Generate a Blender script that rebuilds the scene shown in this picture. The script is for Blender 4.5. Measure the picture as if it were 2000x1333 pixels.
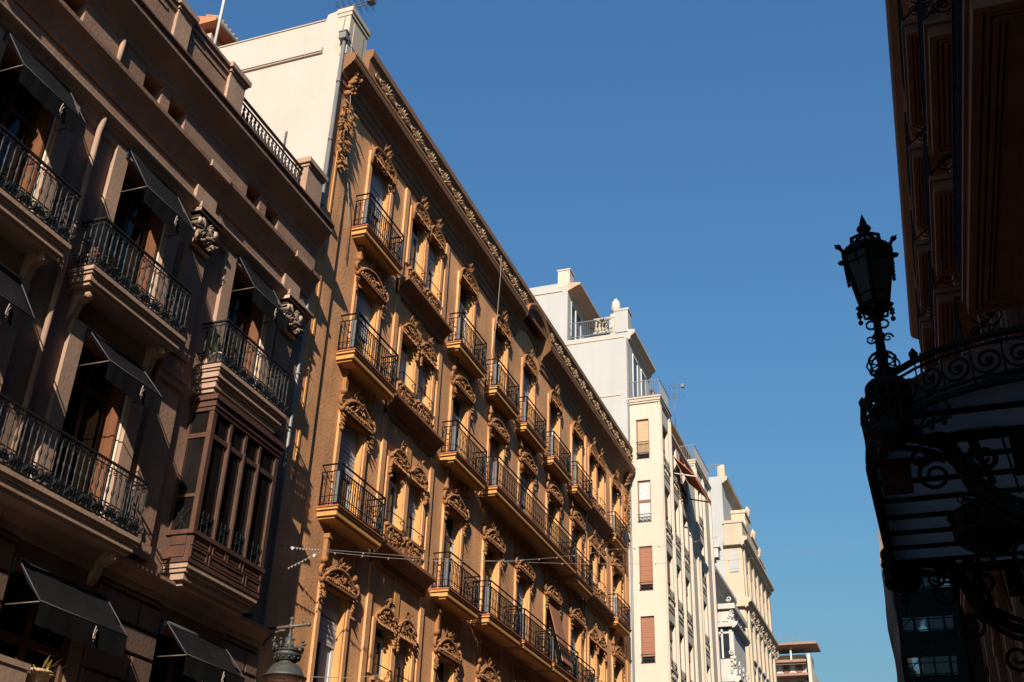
import bpy, math, random
from mathutils import Vector, Matrix
random.seed(7)
R = math.radians
for o in list(bpy.data.objects): bpy.data.objects.remove(o)
scene = bpy.context.scene
COL = scene.collection

# ------------------------------------------------------------ camera
cam = bpy.data.cameras.new('camera'); cam_o = bpy.data.objects.new('camera', cam); COL.objects.link(cam_o)
cam.sensor_width = 36.0; cam.sensor_fit = 'HORIZONTAL'
cam.lens = 2213.72 * 36.0 / 2000.0
cam.clip_start = 0.05; cam.clip_end = 3000
W2C = ((0.93959002, -0.13941783, -0.31262319), (0.3407494, 0.46783971, 0.81548504), (0.03256439, -0.87274777, 0.48708407))
# rows: world X, Y, Z in camera axes (x right, y down, z forward)
m = Matrix.Identity(4)
for r in range(3):
    m[r][0] = W2C[r][0]; m[r][1] = -W2C[r][1]; m[r][2] = -W2C[r][2]
m[0][3], m[1][3], m[2][3] = 0.0, 0.0, 1.6
cam_o.matrix_world = m
scene.camera = cam_o

# ------------------------------------------------------------ light
SUN = Vector((-0.265, 1.0, -0.57)).normalized()          # the way the light travels
world = bpy.data.worlds.new('World'); scene.world = world; world.use_nodes = True
nt = world.node_tree; nt.nodes.clear()
sky = nt.nodes.new('ShaderNodeTexSky'); sky.sky_type = 'NISHITA'; sky.sun_disc = False
sky.sun_elevation = math.asin(-SUN.z)
sky.sun_rotation = math.atan2(-SUN.x, -SUN.y)
sky.altitude = 300; sky.air_density = 3.0; sky.dust_density = 2.0; sky.ozone_density = 8.5
bg = nt.nodes.new('ShaderNodeBackground'); bg.inputs['Strength'].default_value = 0.054
out = nt.nodes.new('ShaderNodeOutputWorld')
wb_n = nt.nodes.new('ShaderNodeVectorMath'); wb_n.operation = 'MULTIPLY'; wb_n.inputs[1].default_value = (0.65, 0.975, 1.40)   # white balance of the whole sky
nt.links.new(sky.outputs[0], wb_n.inputs[0]); nt.links.new(wb_n.outputs[0], bg.inputs[0]); nt.links.new(bg.outputs[0], out.inputs[0])
sl = bpy.data.lights.new('sun', 'SUN'); sl.energy = 5.0; sl.angle = R(0.5); sl.color = (1.0, 0.87, 0.71)
so = bpy.data.objects.new('sun', sl); COL.objects.link(so)
so.rotation_euler = SUN.to_track_quat('-Z', 'Y').to_euler(); so.location = (5, -30, 40)
vs = scene.view_settings; vs.view_transform = 'Standard'; vs.look = 'None'; vs.exposure = 0.9; vs.gamma = 1.0
vs.use_curve_mapping = False

# ------------------------------------------------------------ materials
MATS = {}
def node(t, typ, **kw):
    n = t.nodes.new(typ)
    for k, v in kw.items(): setattr(n, k, v)
    return n
def mat(name, col, rough=0.8, metal=0.0, var=0.0, streak=0.0, bump=0.0, bscale=14.0, spec=0.5, vscale=0.8, dirt=None):
    """base colour with patchy variation, vertical streaks and a fine relief, all in place coordinates"""
    if name in MATS: return MATS[name]
    M = bpy.data.materials.new(name); M.use_nodes = True; t = M.node_tree
    b = t.nodes['Principled BSDF']
    b.inputs['Roughness'].default_value = rough; b.inputs['Metallic'].default_value = metal
    b.inputs['Specular IOR Level'].default_value = spec
    c = (*col, 1.0)
    b.inputs['Base Color'].default_value = c
    M.diffuse_color = c
    if var or streak or bump:
        g = node(t, 'ShaderNodeNewGeometry')
        last = None
        if var:
            n1 = node(t, 'ShaderNodeTexNoise'); n1.inputs['Scale'].default_value = vscale; n1.inputs['Detail'].default_value = 7; n1.inputs['Roughness'].default_value = 0.62
            t.links.new(g.outputs['Position'], n1.inputs['Vector'])
            r1 = node(t, 'ShaderNodeMapRange'); r1.inputs[1].default_value = 0.3; r1.inputs[2].default_value = 0.7
            r1.inputs[3].default_value = 1 - var; r1.inputs[4].default_value = 1 + var * 0.6
            t.links.new(n1.outputs['Fac'], r1.inputs[0]); last = r1.outputs[0]
        if streak:
            mp = node(t, 'ShaderNodeMapping'); mp.inputs['Scale'].default_value = (1.1, 1.1, 0.13)
            t.links.new(g.outputs['Position'], mp.inputs['Vector'])
            n2 = node(t, 'ShaderNodeTexNoise'); n2.inputs['Scale'].default_value = 1.3; n2.inputs['Detail'].default_value = 5; n2.inputs['Roughness'].default_value = 0.7
            t.links.new(mp.outputs[0], n2.inputs['Vector'])
            r2 = node(t, 'ShaderNodeMapRange'); r2.inputs[1].default_value = 0.35; r2.inputs[2].default_value = 0.62
            r2.inputs[3].default_value = 1.0; r2.inputs[4].default_value = 1 - streak
            t.links.new(n2.outputs['Fac'], r2.inputs[0])
            if last is None: last = r2.outputs[0]
            else:
                mm = node(t, 'ShaderNodeMath', operation='MULTIPLY'); t.links.new(last, mm.inputs[0]); t.links.new(r2.outputs[0], mm.inputs[1]); last = mm.outputs[0]
        if last is not None:
            vm = node(t, 'ShaderNodeVectorMath', operation='SCALE'); vm.inputs[0].default_value = col
            t.links.new(last, vm.inputs['Scale']); src = vm.outputs[0]
            if dirt:
                n4 = node(t, 'ShaderNodeTexNoise'); n4.inputs['Scale'].default_value = 2.1; n4.inputs['Detail'].default_value = 9; n4.inputs['Roughness'].default_value = 0.75
                t.links.new(g.outputs['Position'], n4.inputs['Vector'])
                r4 = node(t, 'ShaderNodeMapRange'); r4.inputs[1].default_value = 0.56; r4.inputs[2].default_value = 0.78; r4.inputs[3].default_value = 0; r4.inputs[4].default_value = 0.75
                t.links.new(n4.outputs['Fac'], r4.inputs[0])
                mx = node(t, 'ShaderNodeMixRGB'); mx.inputs[2].default_value = (*dirt, 1)
                t.links.new(r4.outputs[0], mx.inputs[0]); t.links.new(src, mx.inputs[1]); src = mx.outputs[0]
            t.links.new(src, b.inputs['Base Color'])
        if bump:
            n3 = node(t, 'ShaderNodeTexNoise'); n3.inputs['Scale'].default_value = bscale; n3.inputs['Detail'].default_value = 6
            t.links.new(g.outputs['Position'], n3.inputs['Vector'])
            bp = node(t, 'ShaderNodeBump'); bp.inputs['Strength'].default_value = bump; bp.inputs['Distance'].default_value = 0.03
            t.links.new(n3.outputs['Fac'], bp.inputs['Height']); t.links.new(bp.outputs[0], b.inputs['Normal'])
    MATS[name] = M
    return M
def net_mat():
    M = bpy.data.materials.new('green_net'); M.use_nodes = True; t = M.node_tree; t.nodes.clear()
    o = node(t, 'ShaderNodeOutputMaterial'); tr = node(t, 'ShaderNodeBsdfTransparent'); d = node(t, 'ShaderNodeBsdfDiffuse'); mx = node(t, 'ShaderNodeMixShader')
    d.inputs[0].default_value = (0.010, 0.017, 0.016, 1)
    g = node(t, 'ShaderNodeNewGeometry'); n = node(t, 'ShaderNodeTexNoise'); n.inputs['Scale'].default_value = 0.8; n.inputs['Detail'].default_value = 2
    r = node(t, 'ShaderNodeMapRange'); r.inputs[1].default_value = 0.40; r.inputs[2].default_value = 0.45; r.inputs[3].default_value = 0.66; r.inputs[4].default_value = 0.97
    t.links.new(g.outputs['Position'], n.inputs['Vector']); t.links.new(n.outputs['Fac'], r.inputs[0]); t.links.new(r.outputs[0], mx.inputs[0])
    t.links.new(tr.outputs[0], mx.inputs[1]); t.links.new(d.outputs[0], mx.inputs[2]); t.links.new(mx.outputs[0], o.inputs[0])
    return M

ochre_wall = mat('ochre_wall', (0.6300, 0.3150, 0.1420), 0.9, var=0.26, streak=0.3, bump=0.3, dirt=(0.36, 0.18, 0.09))
ochre_trim = mat('ochre_trim', (0.4600, 0.2350, 0.0700), 0.8, var=0.12, streak=0.12, bump=0.15)
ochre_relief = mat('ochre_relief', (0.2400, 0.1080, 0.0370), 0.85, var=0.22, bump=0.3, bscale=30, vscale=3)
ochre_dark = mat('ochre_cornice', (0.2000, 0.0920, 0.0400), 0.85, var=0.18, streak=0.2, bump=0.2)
cream_relief = mat('cream_relief', (0.3600, 0.2400, 0.1350), 0.85, var=0.2, bump=0.2, vscale=3)
cream_party = mat('cream_party_wall', (0.4050, 0.3520, 0.3180), 0.95, var=0.07, streak=0.07, bump=0.15, vscale=0.5, dirt=(0.36, 0.305, 0.265))
red_tile = mat('red_tile', (0.30, 0.085, 0.045), 0.8, var=0.2, bump=0.2)
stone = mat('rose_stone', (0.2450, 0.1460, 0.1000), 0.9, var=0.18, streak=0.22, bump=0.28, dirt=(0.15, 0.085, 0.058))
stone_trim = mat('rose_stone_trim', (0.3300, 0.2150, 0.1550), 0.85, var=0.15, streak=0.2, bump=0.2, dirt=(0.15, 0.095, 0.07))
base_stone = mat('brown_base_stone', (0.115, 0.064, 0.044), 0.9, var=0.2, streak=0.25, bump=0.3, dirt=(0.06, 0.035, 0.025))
cap_stone = mat('pale_capital_stone', (0.42, 0.32, 0.25), 0.85, var=0.15, bump=0.2, vscale=4)
stone_pale = mat('pale_reveal', (0.4840, 0.4136, 0.3432), 0.85, var=0.1, bump=0.1)
iron = mat('wrought_iron', (0.0060, 0.0060, 0.0065), 0.8, 0.0, var=0.3, vscale=9, spec=0.06)
iron_blue = mat('blue_black_iron', (0.0080, 0.0090, 0.0105), 0.6, 0.0, var=0.2, vscale=9, spec=0.3)
iron_grey = mat('grey_iron', (0.1000, 0.1050, 0.1150), 0.45, 0.2, var=0.15, vscale=6)
zinc = mat('zinc', (0.1700, 0.1800, 0.1850), 0.55, 0.25, var=0.15, streak=0.2)
white_paint = mat('white_paint', (0.4048, 0.4004, 0.3960), 0.55, var=0.08, vscale=4)
wood = mat('brown_wood', (0.0800, 0.0336, 0.0184), 0.5, var=0.3, streak=0.35, bump=0.2, vscale=3)
wood_orange = mat('orange_wood', (0.1500, 0.0560, 0.0220), 0.5, var=0.2, streak=0.3, vscale=3)
glass = mat('window_glass', (0.022, 0.028, 0.036), 0.06, 0, var=0.4, vscale=0.9, spec=0.6)
glass_dark = mat('dark_glass', (0.010, 0.008, 0.008), 0.09, 0, var=0.4, vscale=2, spec=0.25)
canvas = mat('navy_canvas', (0.0075, 0.0075, 0.0085), 0.85, var=0.35, streak=0.3, bump=0.15, vscale=2, spec=0.12)
piping = mat('grey_piping', (0.05, 0.05, 0.06), 0.8, spec=0.2)
emblem_m = mat('emblem_thread', (0.2600, 0.2100, 0.1900), 0.8)
white_wall = mat('white_render', (0.3250, 0.3320, 0.3350), 0.92, var=0.05, streak=0.07, bump=0.1, vscale=0.4)
cream_wall = mat('cream_render', (0.4400, 0.3920, 0.3350), 0.9, var=0.06, streak=0.08, bump=0.1, vscale=0.5)
cream_shade = mat('cream_trim', (0.4000, 0.3450, 0.2850), 0.85, var=0.1, streak=0.12)
beige_wall = mat('beige_stone', (0.4200, 0.3450, 0.2620), 0.9, var=0.1, streak=0.15, vscale=0.5)
ornate_wall = mat('ornate_white', (0.4200, 0.4100, 0.3950), 0.9, var=0.12, streak=0.12, bump=0.2)
blind_brown = mat('brown_blind', (0.2376, 0.0950, 0.0510), 0.7, var=0.1, streak=0.1)
blind_tan = mat('tan_blind', (0.3784, 0.2464, 0.1452), 0.7, var=0.06)
orange_canvas = mat('orange_canvas', (0.50, 0.13, 0.035), 0.8, var=0.1)
soffit_wood = mat('eave_boards', (0.35, 0.24, 0.17), 0.8, var=0.15)
roof_tile = mat('terracotta', (0.40, 0.16, 0.08), 0.85, var=0.3, vscale=4)
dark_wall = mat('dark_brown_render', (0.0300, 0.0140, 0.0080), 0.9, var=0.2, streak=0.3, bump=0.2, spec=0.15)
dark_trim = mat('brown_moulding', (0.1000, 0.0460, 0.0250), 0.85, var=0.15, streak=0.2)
lamp_glass = mat('lamp_glass', (0.014, 0.014, 0.016), 0.3, var=0.4, vscale=6, spec=0.15)
lamp_opal = mat('lamp_opal', (0.42, 0.42, 0.46), 0.3)
lamp_grey = mat('lamp_grey_green', (0.0320, 0.0320, 0.0310), 0.6, var=0.2, vscale=8)
lamp_brass = mat('bracket_brass', (0.0800, 0.0600, 0.0450), 0.55, var=0.25, vscale=8)
lens_amber = mat('amber_lens', (0.40, 0.24, 0.17), 0.25, var=0.3, vscale=9)
slab_rose = mat('terracotta_slab', (0.2464, 0.1364, 0.0924), 0.85, var=0.1, vscale=0.6)
leaf_m = mat('leaf_green', (0.07, 0.10, 0.03), 0.6, var=0.4, vscale=9)
leaf_dry = mat('leaf_yellow', (0.30, 0.25, 0.05), 0.6, var=0.3, vscale=9)
petal = mat('red_petal', (0.45, 0.02, 0.02), 0.6)
pot_m = mat('pale_pot', (0.55, 0.50, 0.44), 0.8, var=0.25, vscale=9)
basket_m = mat('wicker', (0.42, 0.28, 0.17), 0.85, var=0.4, vscale=14, bump=0.5, bscale=40)
cable_m = mat('cable_grey', (0.24, 0.20, 0.18), 0.7)
bulb_m = mat('bulb_white', (0.75, 0.72, 0.66), 0.3)
asphalt = mat('asphalt', (0.05, 0.05, 0.05), 0.9, var=0.2, bump=0.3, bscale=60)
paving = mat('paving_stone', (0.20, 0.18, 0.16), 0.85, var=0.2, bump=0.15)
kerb_m = mat('kerb_granite', (0.28, 0.27, 0.26), 0.8, var=0.15)
curtain = mat('pale_curtain', (0.40, 0.40, 0.42), 0.9, var=0.15, vscale=5)
net = net_mat()
def frost_mat():
    M = bpy.data.materials.new('frosted_glass'); M.use_nodes = True; t = M.node_tree; t.nodes.clear()
    o = node(t, 'ShaderNodeOutputMaterial'); a = node(t, 'ShaderNodeBsdfTranslucent'); d = node(t, 'ShaderNodeBsdfDiffuse'); mx = node(t, 'ShaderNodeMixShader')
    a.inputs[0].default_value = (0.50, 0.44, 0.40, 1); d.inputs[0].default_value = (0.09, 0.09, 0.095, 1); mx.inputs[0].default_value = .45
    g = node(t, 'ShaderNodeNewGeometry'); n = node(t, 'ShaderNodeTexNoise'); n.inputs['Scale'].default_value = 2.5; n.inputs['Detail'].default_value = 5
    r = node(t, 'ShaderNodeMapRange'); r.inputs[3].default_value = .1; r.inputs[4].default_value = .35
    t.links.new(g.outputs['Position'], n.inputs['Vector']); t.links.new(n.outputs['Fac'], r.inputs[0]); t.links.new(r.outputs[0], mx.inputs[0])
    t.links.new(a.outputs[0], mx.inputs[1]); t.links.new(d.outputs[0], mx.inputs[2]); t.links.new(mx.outputs[0], o.inputs[0])
    return M
frost = frost_mat()
net_side = mat('dusty_sheet', (0.16, 0.125, 0.11), 0.9, var=0.3, streak=0.3)

# ------------------------------------------------------------ mesh builder
class MB:
    def __init__(s, M=None): s.v = []; s.f = []; s.s = []; s.M = M
    def _add(s, vs_, fs, smooth=False):
        n = len(s.v); s.v.extend(vs_); s.f.extend([tuple(i + n for i in f) for f in fs]); s.s.extend([smooth] * len(fs)); return s
    def box(s, x0, x1, y0, y1, z0, z1):
        return s._add([(x0,y0,z0),(x1,y0,z0),(x1,y1,z0),(x0,y1,z0),(x0,y0,z1),(x1,y0,z1),(x1,y1,z1),(x0,y1,z1)],
                      [(0,3,2,1),(4,5,6,7),(0,1,5,4),(1,2,6,5),(2,3,7,6),(3,0,4,7)])
    def quad(s, a, b, c, d): return s._add([a, b, c, d], [(0,1,2,3)])
    def prism(s, pts, vec):
        """polygon pts (3d) pushed along vec"""
        n = len(pts); vec = Vector(vec)
        vs_ = [tuple(p) for p in pts] + [tuple(Vector(p) + vec) for p in pts]
        fs = [tuple(range(n - 1, -1, -1)), tuple(range(n, 2 * n))] + [(i, (i + 1) % n, n + (i + 1) % n, n + i) for i in range(n)]
        return s._add(vs_, fs)
    def sweepy(s, prof, ys, dx=0.0, dz=None, ends=True):
        """profile [(x,z)] run along y"""
        n = len(prof); vs_ = []; fs = []
        for y in ys:
            k = dz(y) if dz else 0
            vs_ += [(x + dx, y, z + k) for x, z in prof]
        for j in range(len(ys) - 1):
            for i in range(n - 1):
                a = j * n + i; fs.append((a, a + 1, a + n + 1, a + n))
        if ends:
            fs.append(tuple(range(n))); fs.append(tuple(range((len(ys) - 1) * n + n - 1, (len(ys) - 1) * n - 1, -1)))
        return s._add(vs_, fs)
    def tube(s, pts, r, n=5, closed=False, smooth=True):
        P = [Vector(p) for p in pts]; k = len(P)
        rs = r if isinstance(r, (list, tuple)) else [r] * k
        vs_ = []; fs = []
        d0 = (P[1] - P[0]).normalized()
        ref = Vector((0, 0, 1)) if abs(d0.z) < 0.9 else Vector((1, 0, 0))
        u = d0.cross(ref).normalized()
        for i in range(k):
            if closed: d = (P[(i + 1) % k] - P[i - 1])
            else: d = P[min(i + 1, k - 1)] - P[max(i - 1, 0)]
            d = d.normalized() if d.length > 1e-9 else d0
            u = (u - d * u.dot(d))
            u = u.normalized() if u.length > 1e-6 else d.orthogonal().normalized()
            w = d.cross(u)
            for j in range(n):
                a = 2 * math.pi * (j + 0.5) / n
                vs_.append(tuple(P[i] + (u * math.cos(a) + w * math.sin(a)) * rs[i]))
        for i in range(k if closed else k - 1):
            for j in range(n):
                a = i * n + j; b_ = i * n + (j + 1) % n; i2 = (i + 1) % k
                fs.append((a, b_, i2 * n + (j + 1) % n, i2 * n + j))
        if not closed:
            fs.append(tuple(range(n - 1, -1, -1))); fs.append(tuple(range((k - 1) * n, k * n)))
        return s._add(vs_, fs, smooth and n > 4)
    def ring(s, c, r, t, axis='x', n=10, m=4):
        c = Vector(c); pts = []
        for i in range(n):
            a = 2 * math.pi * i / n; p, q = r * math.cos(a), r * math.sin(a)
            pts.append(c + Vector((0, p, q) if axis == 'x' else ((p, 0, q) if axis == 'y' else (p, q, 0))))
        return s.tube(pts, t, m, closed=True)
    def lathe(s, prof, c, n=10, smooth=True, sx=1.0, sy=1.0, rot=0.0):
        vs_ = []; fs = []; k = len(prof)
        for r, z in prof:
            for j in range(n):
                a = 2 * math.pi * j / n + rot
                vs_.append((c[0] + r * math.cos(a) * sx, c[1] + r * math.sin(a) * sy, c[2] + z))
        for i in range(k - 1):
            for j in range(n):
                fs.append((i*n+j, i*n+(j+1)%n, (i+1)*n+(j+1)%n, (i+1)*n+j))
        if prof[0][0] > 1e-4: fs.append(tuple(range(n - 1, -1, -1)))
        if prof[-1][0] > 1e-4: fs.append(tuple(range((k-1)*n, k*n)))
        return s._add(vs_, fs, smooth)
    def ball(s, c, rx, ry=None, rz=None, n=7, k=5):
        ry = rx if ry is None else ry; rz = rx if rz is None else rz
        vs_ = [(c[0], c[1], c[2] - rz)]; fs = []
        for i in range(1, k):
            t = math.pi * i / k
            for j in range(n):
                a = 2 * math.pi * j / n
                vs_.append((c[0] + rx * math.sin(t) * math.cos(a), c[1] + ry * math.sin(t) * math.sin(a), c[2] - rz * math.cos(t)))
        vs_.append((c[0], c[1], c[2] + rz)); L = len(vs_) - 1
        for j in range(n):
            fs.append((0, 1 + (j + 1) % n, 1 + j)); fs.append((L, L - n + j, L - n + (j + 1) % n))
        for i in range(k - 2):
            for j in range(n):
                a = 1 + i * n + j; b_ = 1 + i * n + (j + 1) % n
                fs.append((a, b_, b_ + n, a + n))
        return s._add(vs_, fs, True)
    def volute(s, c, r, t, hand=1, a0=0.0, turns=1.4, axis='x', n=13, m=5, lift=0.0):
        """a spiral scroll in the plane across axis"""
        pts = []; rs = []
        for i in range(n):
            f = i / (n - 1); a = a0 + hand * f * turns * 2 * math.pi; rr = r * (1 - 0.78 * f)
            p, q = rr * math.cos(a), rr * math.sin(a)
            d = Vector((lift * f, p, q)) if axis == 'x' else (Vector((p, lift * f, q)) if axis == 'y' else Vector((p, q, lift * f)))
            pts.append(Vector(c) + d); rs.append(t * (1 - 0.35 * f))
        return s.tube(pts, rs, m)
    def leaf(s, c, ln, wd, ang, x=0.0, th=0.03):
        """small acanthus tongue lying in the yz plane, proud in x"""
        ca, sa = math.cos(ang), math.sin(ang)
        def P(a, b, h): return (c[0] + h, c[1] + a * ca - b * sa, c[2] + a * sa + b * ca)
        vs_ = [P(0, 0, 0), P(ln * .35, -wd, th * .4), P(ln * .35, 0, th), P(ln * .35, wd, th * .4), P(ln * .75, -wd * .7, th * .8), P(ln * .75, 0, th * 1.7), P(ln * .75, wd * .7, th * .8), P(ln, 0, th * 2.2)]
        return s._add(vs_, [(0,1,2),(0,2,3),(1,4,5,2),(2,5,6,3),(4,7,5),(5,7,6),(0,3,6,7,4,1)], False)
    def mesh(s, name, m_, inv=None):
        me = bpy.data.meshes.new(name)
        T = (inv @ s.M) if (inv is not None and s.M is not None) else (inv if inv is not None else s.M)
        vv = [tuple(T @ Vector(p)) for p in s.v] if T is not None else [tuple(p) for p in s.v]
        me.from_pydata(vv, [], s.f); me.materials.append(m_)
        me.polygons.foreach_set('use_smooth', s.s); me.update()
        return me
    def build(s, name, m_, parent=None, kind=None, label=None):
        inv = wmat(parent).inverted() if parent else None
        o = bpy.data.objects.new(name, s.mesh(name, m_, inv)); COL.objects.link(o)
        if parent: o.parent = parent
        if kind: o['kind'] = kind
        if label: o['label'] = label
        return o
def wmat(o):
    M = Matrix.Identity(4)
    while o is not None:
        M = o.matrix_basis @ M; o = o.parent
    return M
def inst(name, me, parent, loc=(0, 0, 0), rotz=0.0, kind=None):
    o = bpy.data.objects.new(name, me); COL.objects.link(o)
    if parent is not None:
        o.parent = parent; o.location = wmat(parent).inverted() @ Vector(loc)
    else: o.location = loc
    o.rotation_euler.z = rotz
    if kind: o['kind'] = kind
    return o
def thing(name, label, cat, loc=(0, 0, 0), group=None, rotz=0.0):
    o = bpy.data.objects.new(name, None); COL.objects.link(o); o.empty_display_size = 0.3
    o.location = loc; o.rotation_euler.z = rotz; o['label'] = label; o['category'] = cat
    if group: o['group'] = group
    return o
def tag(o, label, cat, group=None):
    o['label'] = label; o['category'] = cat
    if group: o['group'] = group
    return o
def lin(a, b, n): return [a + (b - a) * i / (n - 1) for i in range(n)]
def wall_holes(mb, X, y0, y1, z0, z1, holes, depth, sgn=1):
    ys = sorted(set([y0, y1] + [h[0] for h in holes] + [h[1] for h in holes])); ys = [y for y in ys if y0 <= y <= y1]
    zs = sorted(set([z0, z1] + [h[2] for h in holes] + [h[3] for h in holes])); zs = [z for z in zs if z0 <= z <= z1]
    for i in range(len(ys) - 1):
        for j in range(len(zs) - 1):
            cy, cz = (ys[i] + ys[i+1]) / 2, (zs[j] + zs[j+1]) / 2
            if any(h[0] < cy < h[1] and h[2] < cz < h[3] for h in holes): continue
            mb.quad((X, ys[i], zs[j]), (X, ys[i+1], zs[j]), (X, ys[i+1], zs[j+1]), (X, ys[i], zs[j+1]))
    B = X - sgn * depth
    for a, b, c, d in holes:
        mb.quad((X,a,c),(B,a,c),(B,a,d),(X,a,d)); mb.quad((X,b,c),(B,b,c),(B,b,d),(X,b,d))
        mb.quad((X,a,d),(X,b,d),(B,b,d),(B,a,d)); mb.quad((X,a,c),(X,b,c),(B,b,c),(B,a,c))

# ------------------------------------------------------------ the setting
g = MB(); g.quad((-900, -900, 0), (900, -900, 0), (900, 1500, 0), (-900, 1500, 0)); g.build('ground', paving, kind='structure')
g = MB(); g.box(-9.6, -1.4, -80, 300, -0.05, 0.004); g.build('road', asphalt, kind='structure')
for nm, a, b in (('pavement_far_side', -12.5, -9.75), ('pavement_near_side', -1.25, 2.3)):
    g = MB(); g.box(a, b, -80, 300, -0.05, 0.12); g.build(nm, slab_rose if a < -5 else paving, kind='structure')
for nm, a in (('kerb_far_side', -9.75), ('kerb_near_side', -1.4)):
    g = MB(); g.box(a, a + 0.15, -80, 300, -0.05, 0.126); g.build(nm, kerb_m, kind='structure')

# ============================================================ OCHRE BUILDING
OX, OY0, OY1 = -12.5, 19.25, 48.2
och = thing('ochre_apartment_building', 'tall ochre apartment building with carved window hoods and rows of iron balconies', 'building', (OX, 33.7, 0))
FL = {5: (18.12, 20.92), 4: (14.5, 16.95), 3: (10.55, 13.15), 2: (6.75, 9.0)}
SB = [22.05, 28.35, 31.45, 34.35, 37.35, 40.25, 46.1]           # single windows
DB = [25.2, 43.1]                                              # paired windows
holes = []; wins = []
for fl, (zb, zh) in FL.items():
    for c in SB:
        holes.append((c - .54, c + .54, zb, zh)); wins.append((fl, c, zb, zh, 1.08, 'single'))
    for c in DB:
        for dy in (-.62, .56):
            a = zb + .86; holes.append((c + dy - .42, c + dy + .42, a, zh - (.1 if fl < 5 else 0))); wins.append((fl, c + dy, a, zh - (.1 if fl < 5 else 0), .84, 'pair'))
shops = [(c - .9, c + .9, 0.3, 4.6) for c in [22.05, 25.2, 28.35, 31.45, 34.35, 37.35, 40.25, 43.1, 46.1]]
w = MB(); wall_holes(w, OX, OY0, OY1, 0.0, 22.5, holes + shops, 0.27)
w.quad((OX, OY1, 0), (OX - 10, OY1, 0), (OX - 10, OY1, 22.5), (OX, OY1, 22.5))
w.build('wall', ochre_wall, och)
w = MB(); w.quad((OX, OY0, 22.5), (OX, OY1, 22.5), (OX - 12, OY1, 22.7), (OX - 12, OY0, 22.7)); w.build('roof', roof_tile, och)
# party wall facing the camera
pw = MB()
pw.prism([(OX - .02, OY0 - .012, 0), (-25, OY0 - .012, 0), (-25, OY0 - .012, 23.75), (-13.1, OY0 - .012, 23.98), (-13.06, OY0 - .012, 24.14), (-12.72, OY0 - .012, 24.2), (-12.72, OY0 - .012, 22.72), (OX - .02, OY0 - .012, 22.5)], (0, .36, 0))
pw_o = pw.build('party_wall', cream_party, och)
b = MB(); b.box(-19, -13.05, OY0 - .10, OY0 - .012, 22.78, 22.92); b.box(-19, -13.05, OY0 - .07, OY0 - .012, 22.74, 22.78); b.build('string_course', cream_party, pw_o)
b = MB(); b.box(-25, -13.1, OY0 - .04, OY0 + .36, 23.93, 23.965); b.build('coping', cream_shade, pw_o)
# corner pedestal of the parapet
b = MB(); b.box(-12.72, -12.34, OY0 - .01, OY0 + .95, 22.55, 24.05); b.box(-12.76, -12.28, OY0 - .05, OY0 + 1.02, 24.05, 24.2); b.box(-12.72, -12.31, OY0 - .03, OY0 + .98, 23.92, 24.05)
b.box(-12.345, -12.325, OY0 + .2, OY0 + .75, 22.95, 23.8); b.build('corner_pedestal', cream_shade, och)
# cornice and parapet
def bump(y):
    t = (y - 34.2) / 1.4
    if abs(t) >= 1: return 0.0
    return 0.78 * math.cos(t * math.pi / 2) ** 0.8 * min(1, (1 - abs(t)) * 5) - .10 * math.exp(-((abs(t) - .97) / .06) ** 2)
cy = [OY0 - .02] + lin(21, 32.6, 6) + lin(32.75, 35.65, 25) + lin(35.8, OY1 - .02, 5)
prof = [(0, 21.45), (.05, 21.45), (.05, 21.62), (.09, 21.68), (.09, 21.82), (.13, 21.86), (.17, 21.98), (.28, 22.08), (.36, 22.14), (.40, 22.2), (.45, 22.22), (.47, 22.30), (.47, 22.42), (.45, 22.46), (0.0, 22.52)]
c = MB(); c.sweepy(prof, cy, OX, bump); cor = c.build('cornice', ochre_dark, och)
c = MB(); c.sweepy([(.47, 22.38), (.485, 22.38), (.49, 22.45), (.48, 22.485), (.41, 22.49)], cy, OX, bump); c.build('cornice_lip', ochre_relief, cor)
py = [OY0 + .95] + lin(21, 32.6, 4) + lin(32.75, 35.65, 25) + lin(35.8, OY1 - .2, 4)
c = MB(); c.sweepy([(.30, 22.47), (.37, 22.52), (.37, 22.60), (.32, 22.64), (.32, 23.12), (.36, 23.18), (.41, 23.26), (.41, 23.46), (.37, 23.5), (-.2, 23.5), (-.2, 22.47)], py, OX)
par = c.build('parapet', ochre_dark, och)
def orn_big():
    m_ = MB()
    m_.ball((.02, 0, .3), .04, .06, .08)
    for a in (-70, -35, 0, 35, 70):
        m_.leaf((.04, 0, .12), .34, .06, R(90 + a * .75), th=.05)
    m_.ball((.05, 0, .1), .04, .06, .05)
    return m_.mesh('palmette', cream_relief)
def orn_small():
    m_ = MB()
    for s_ in (-1, 1):
        m_.volute((.04, s_ * .15, .22), .11, .04, s_, R(90), 1.3)
        m_.leaf((.03, s_ * .03, .2), .26, .05, R(90 - s_ * 55), th=.05)
        m_.leaf((.03, s_ * .2, .1), .16, .04, R(90 - s_ * 80), th=.04)
    m_.ball((.04, 0, .2), .035, .035, .05)
    return m_.mesh('scroll', cream_relief)
ob_, os_ = orn_big(), orn_small()
y = OY0 + 1.5; k = 0
while y < OY1 - .4:
    if abs(y - 34.2) > 1.35: inst('palmette' if k % 2 else 'scroll_ornament', ob_ if k % 2 else os_, par, (OX + .32, y, 22.69)).scale = (.8, .95, .82)
    y += .52; k += 1
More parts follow.
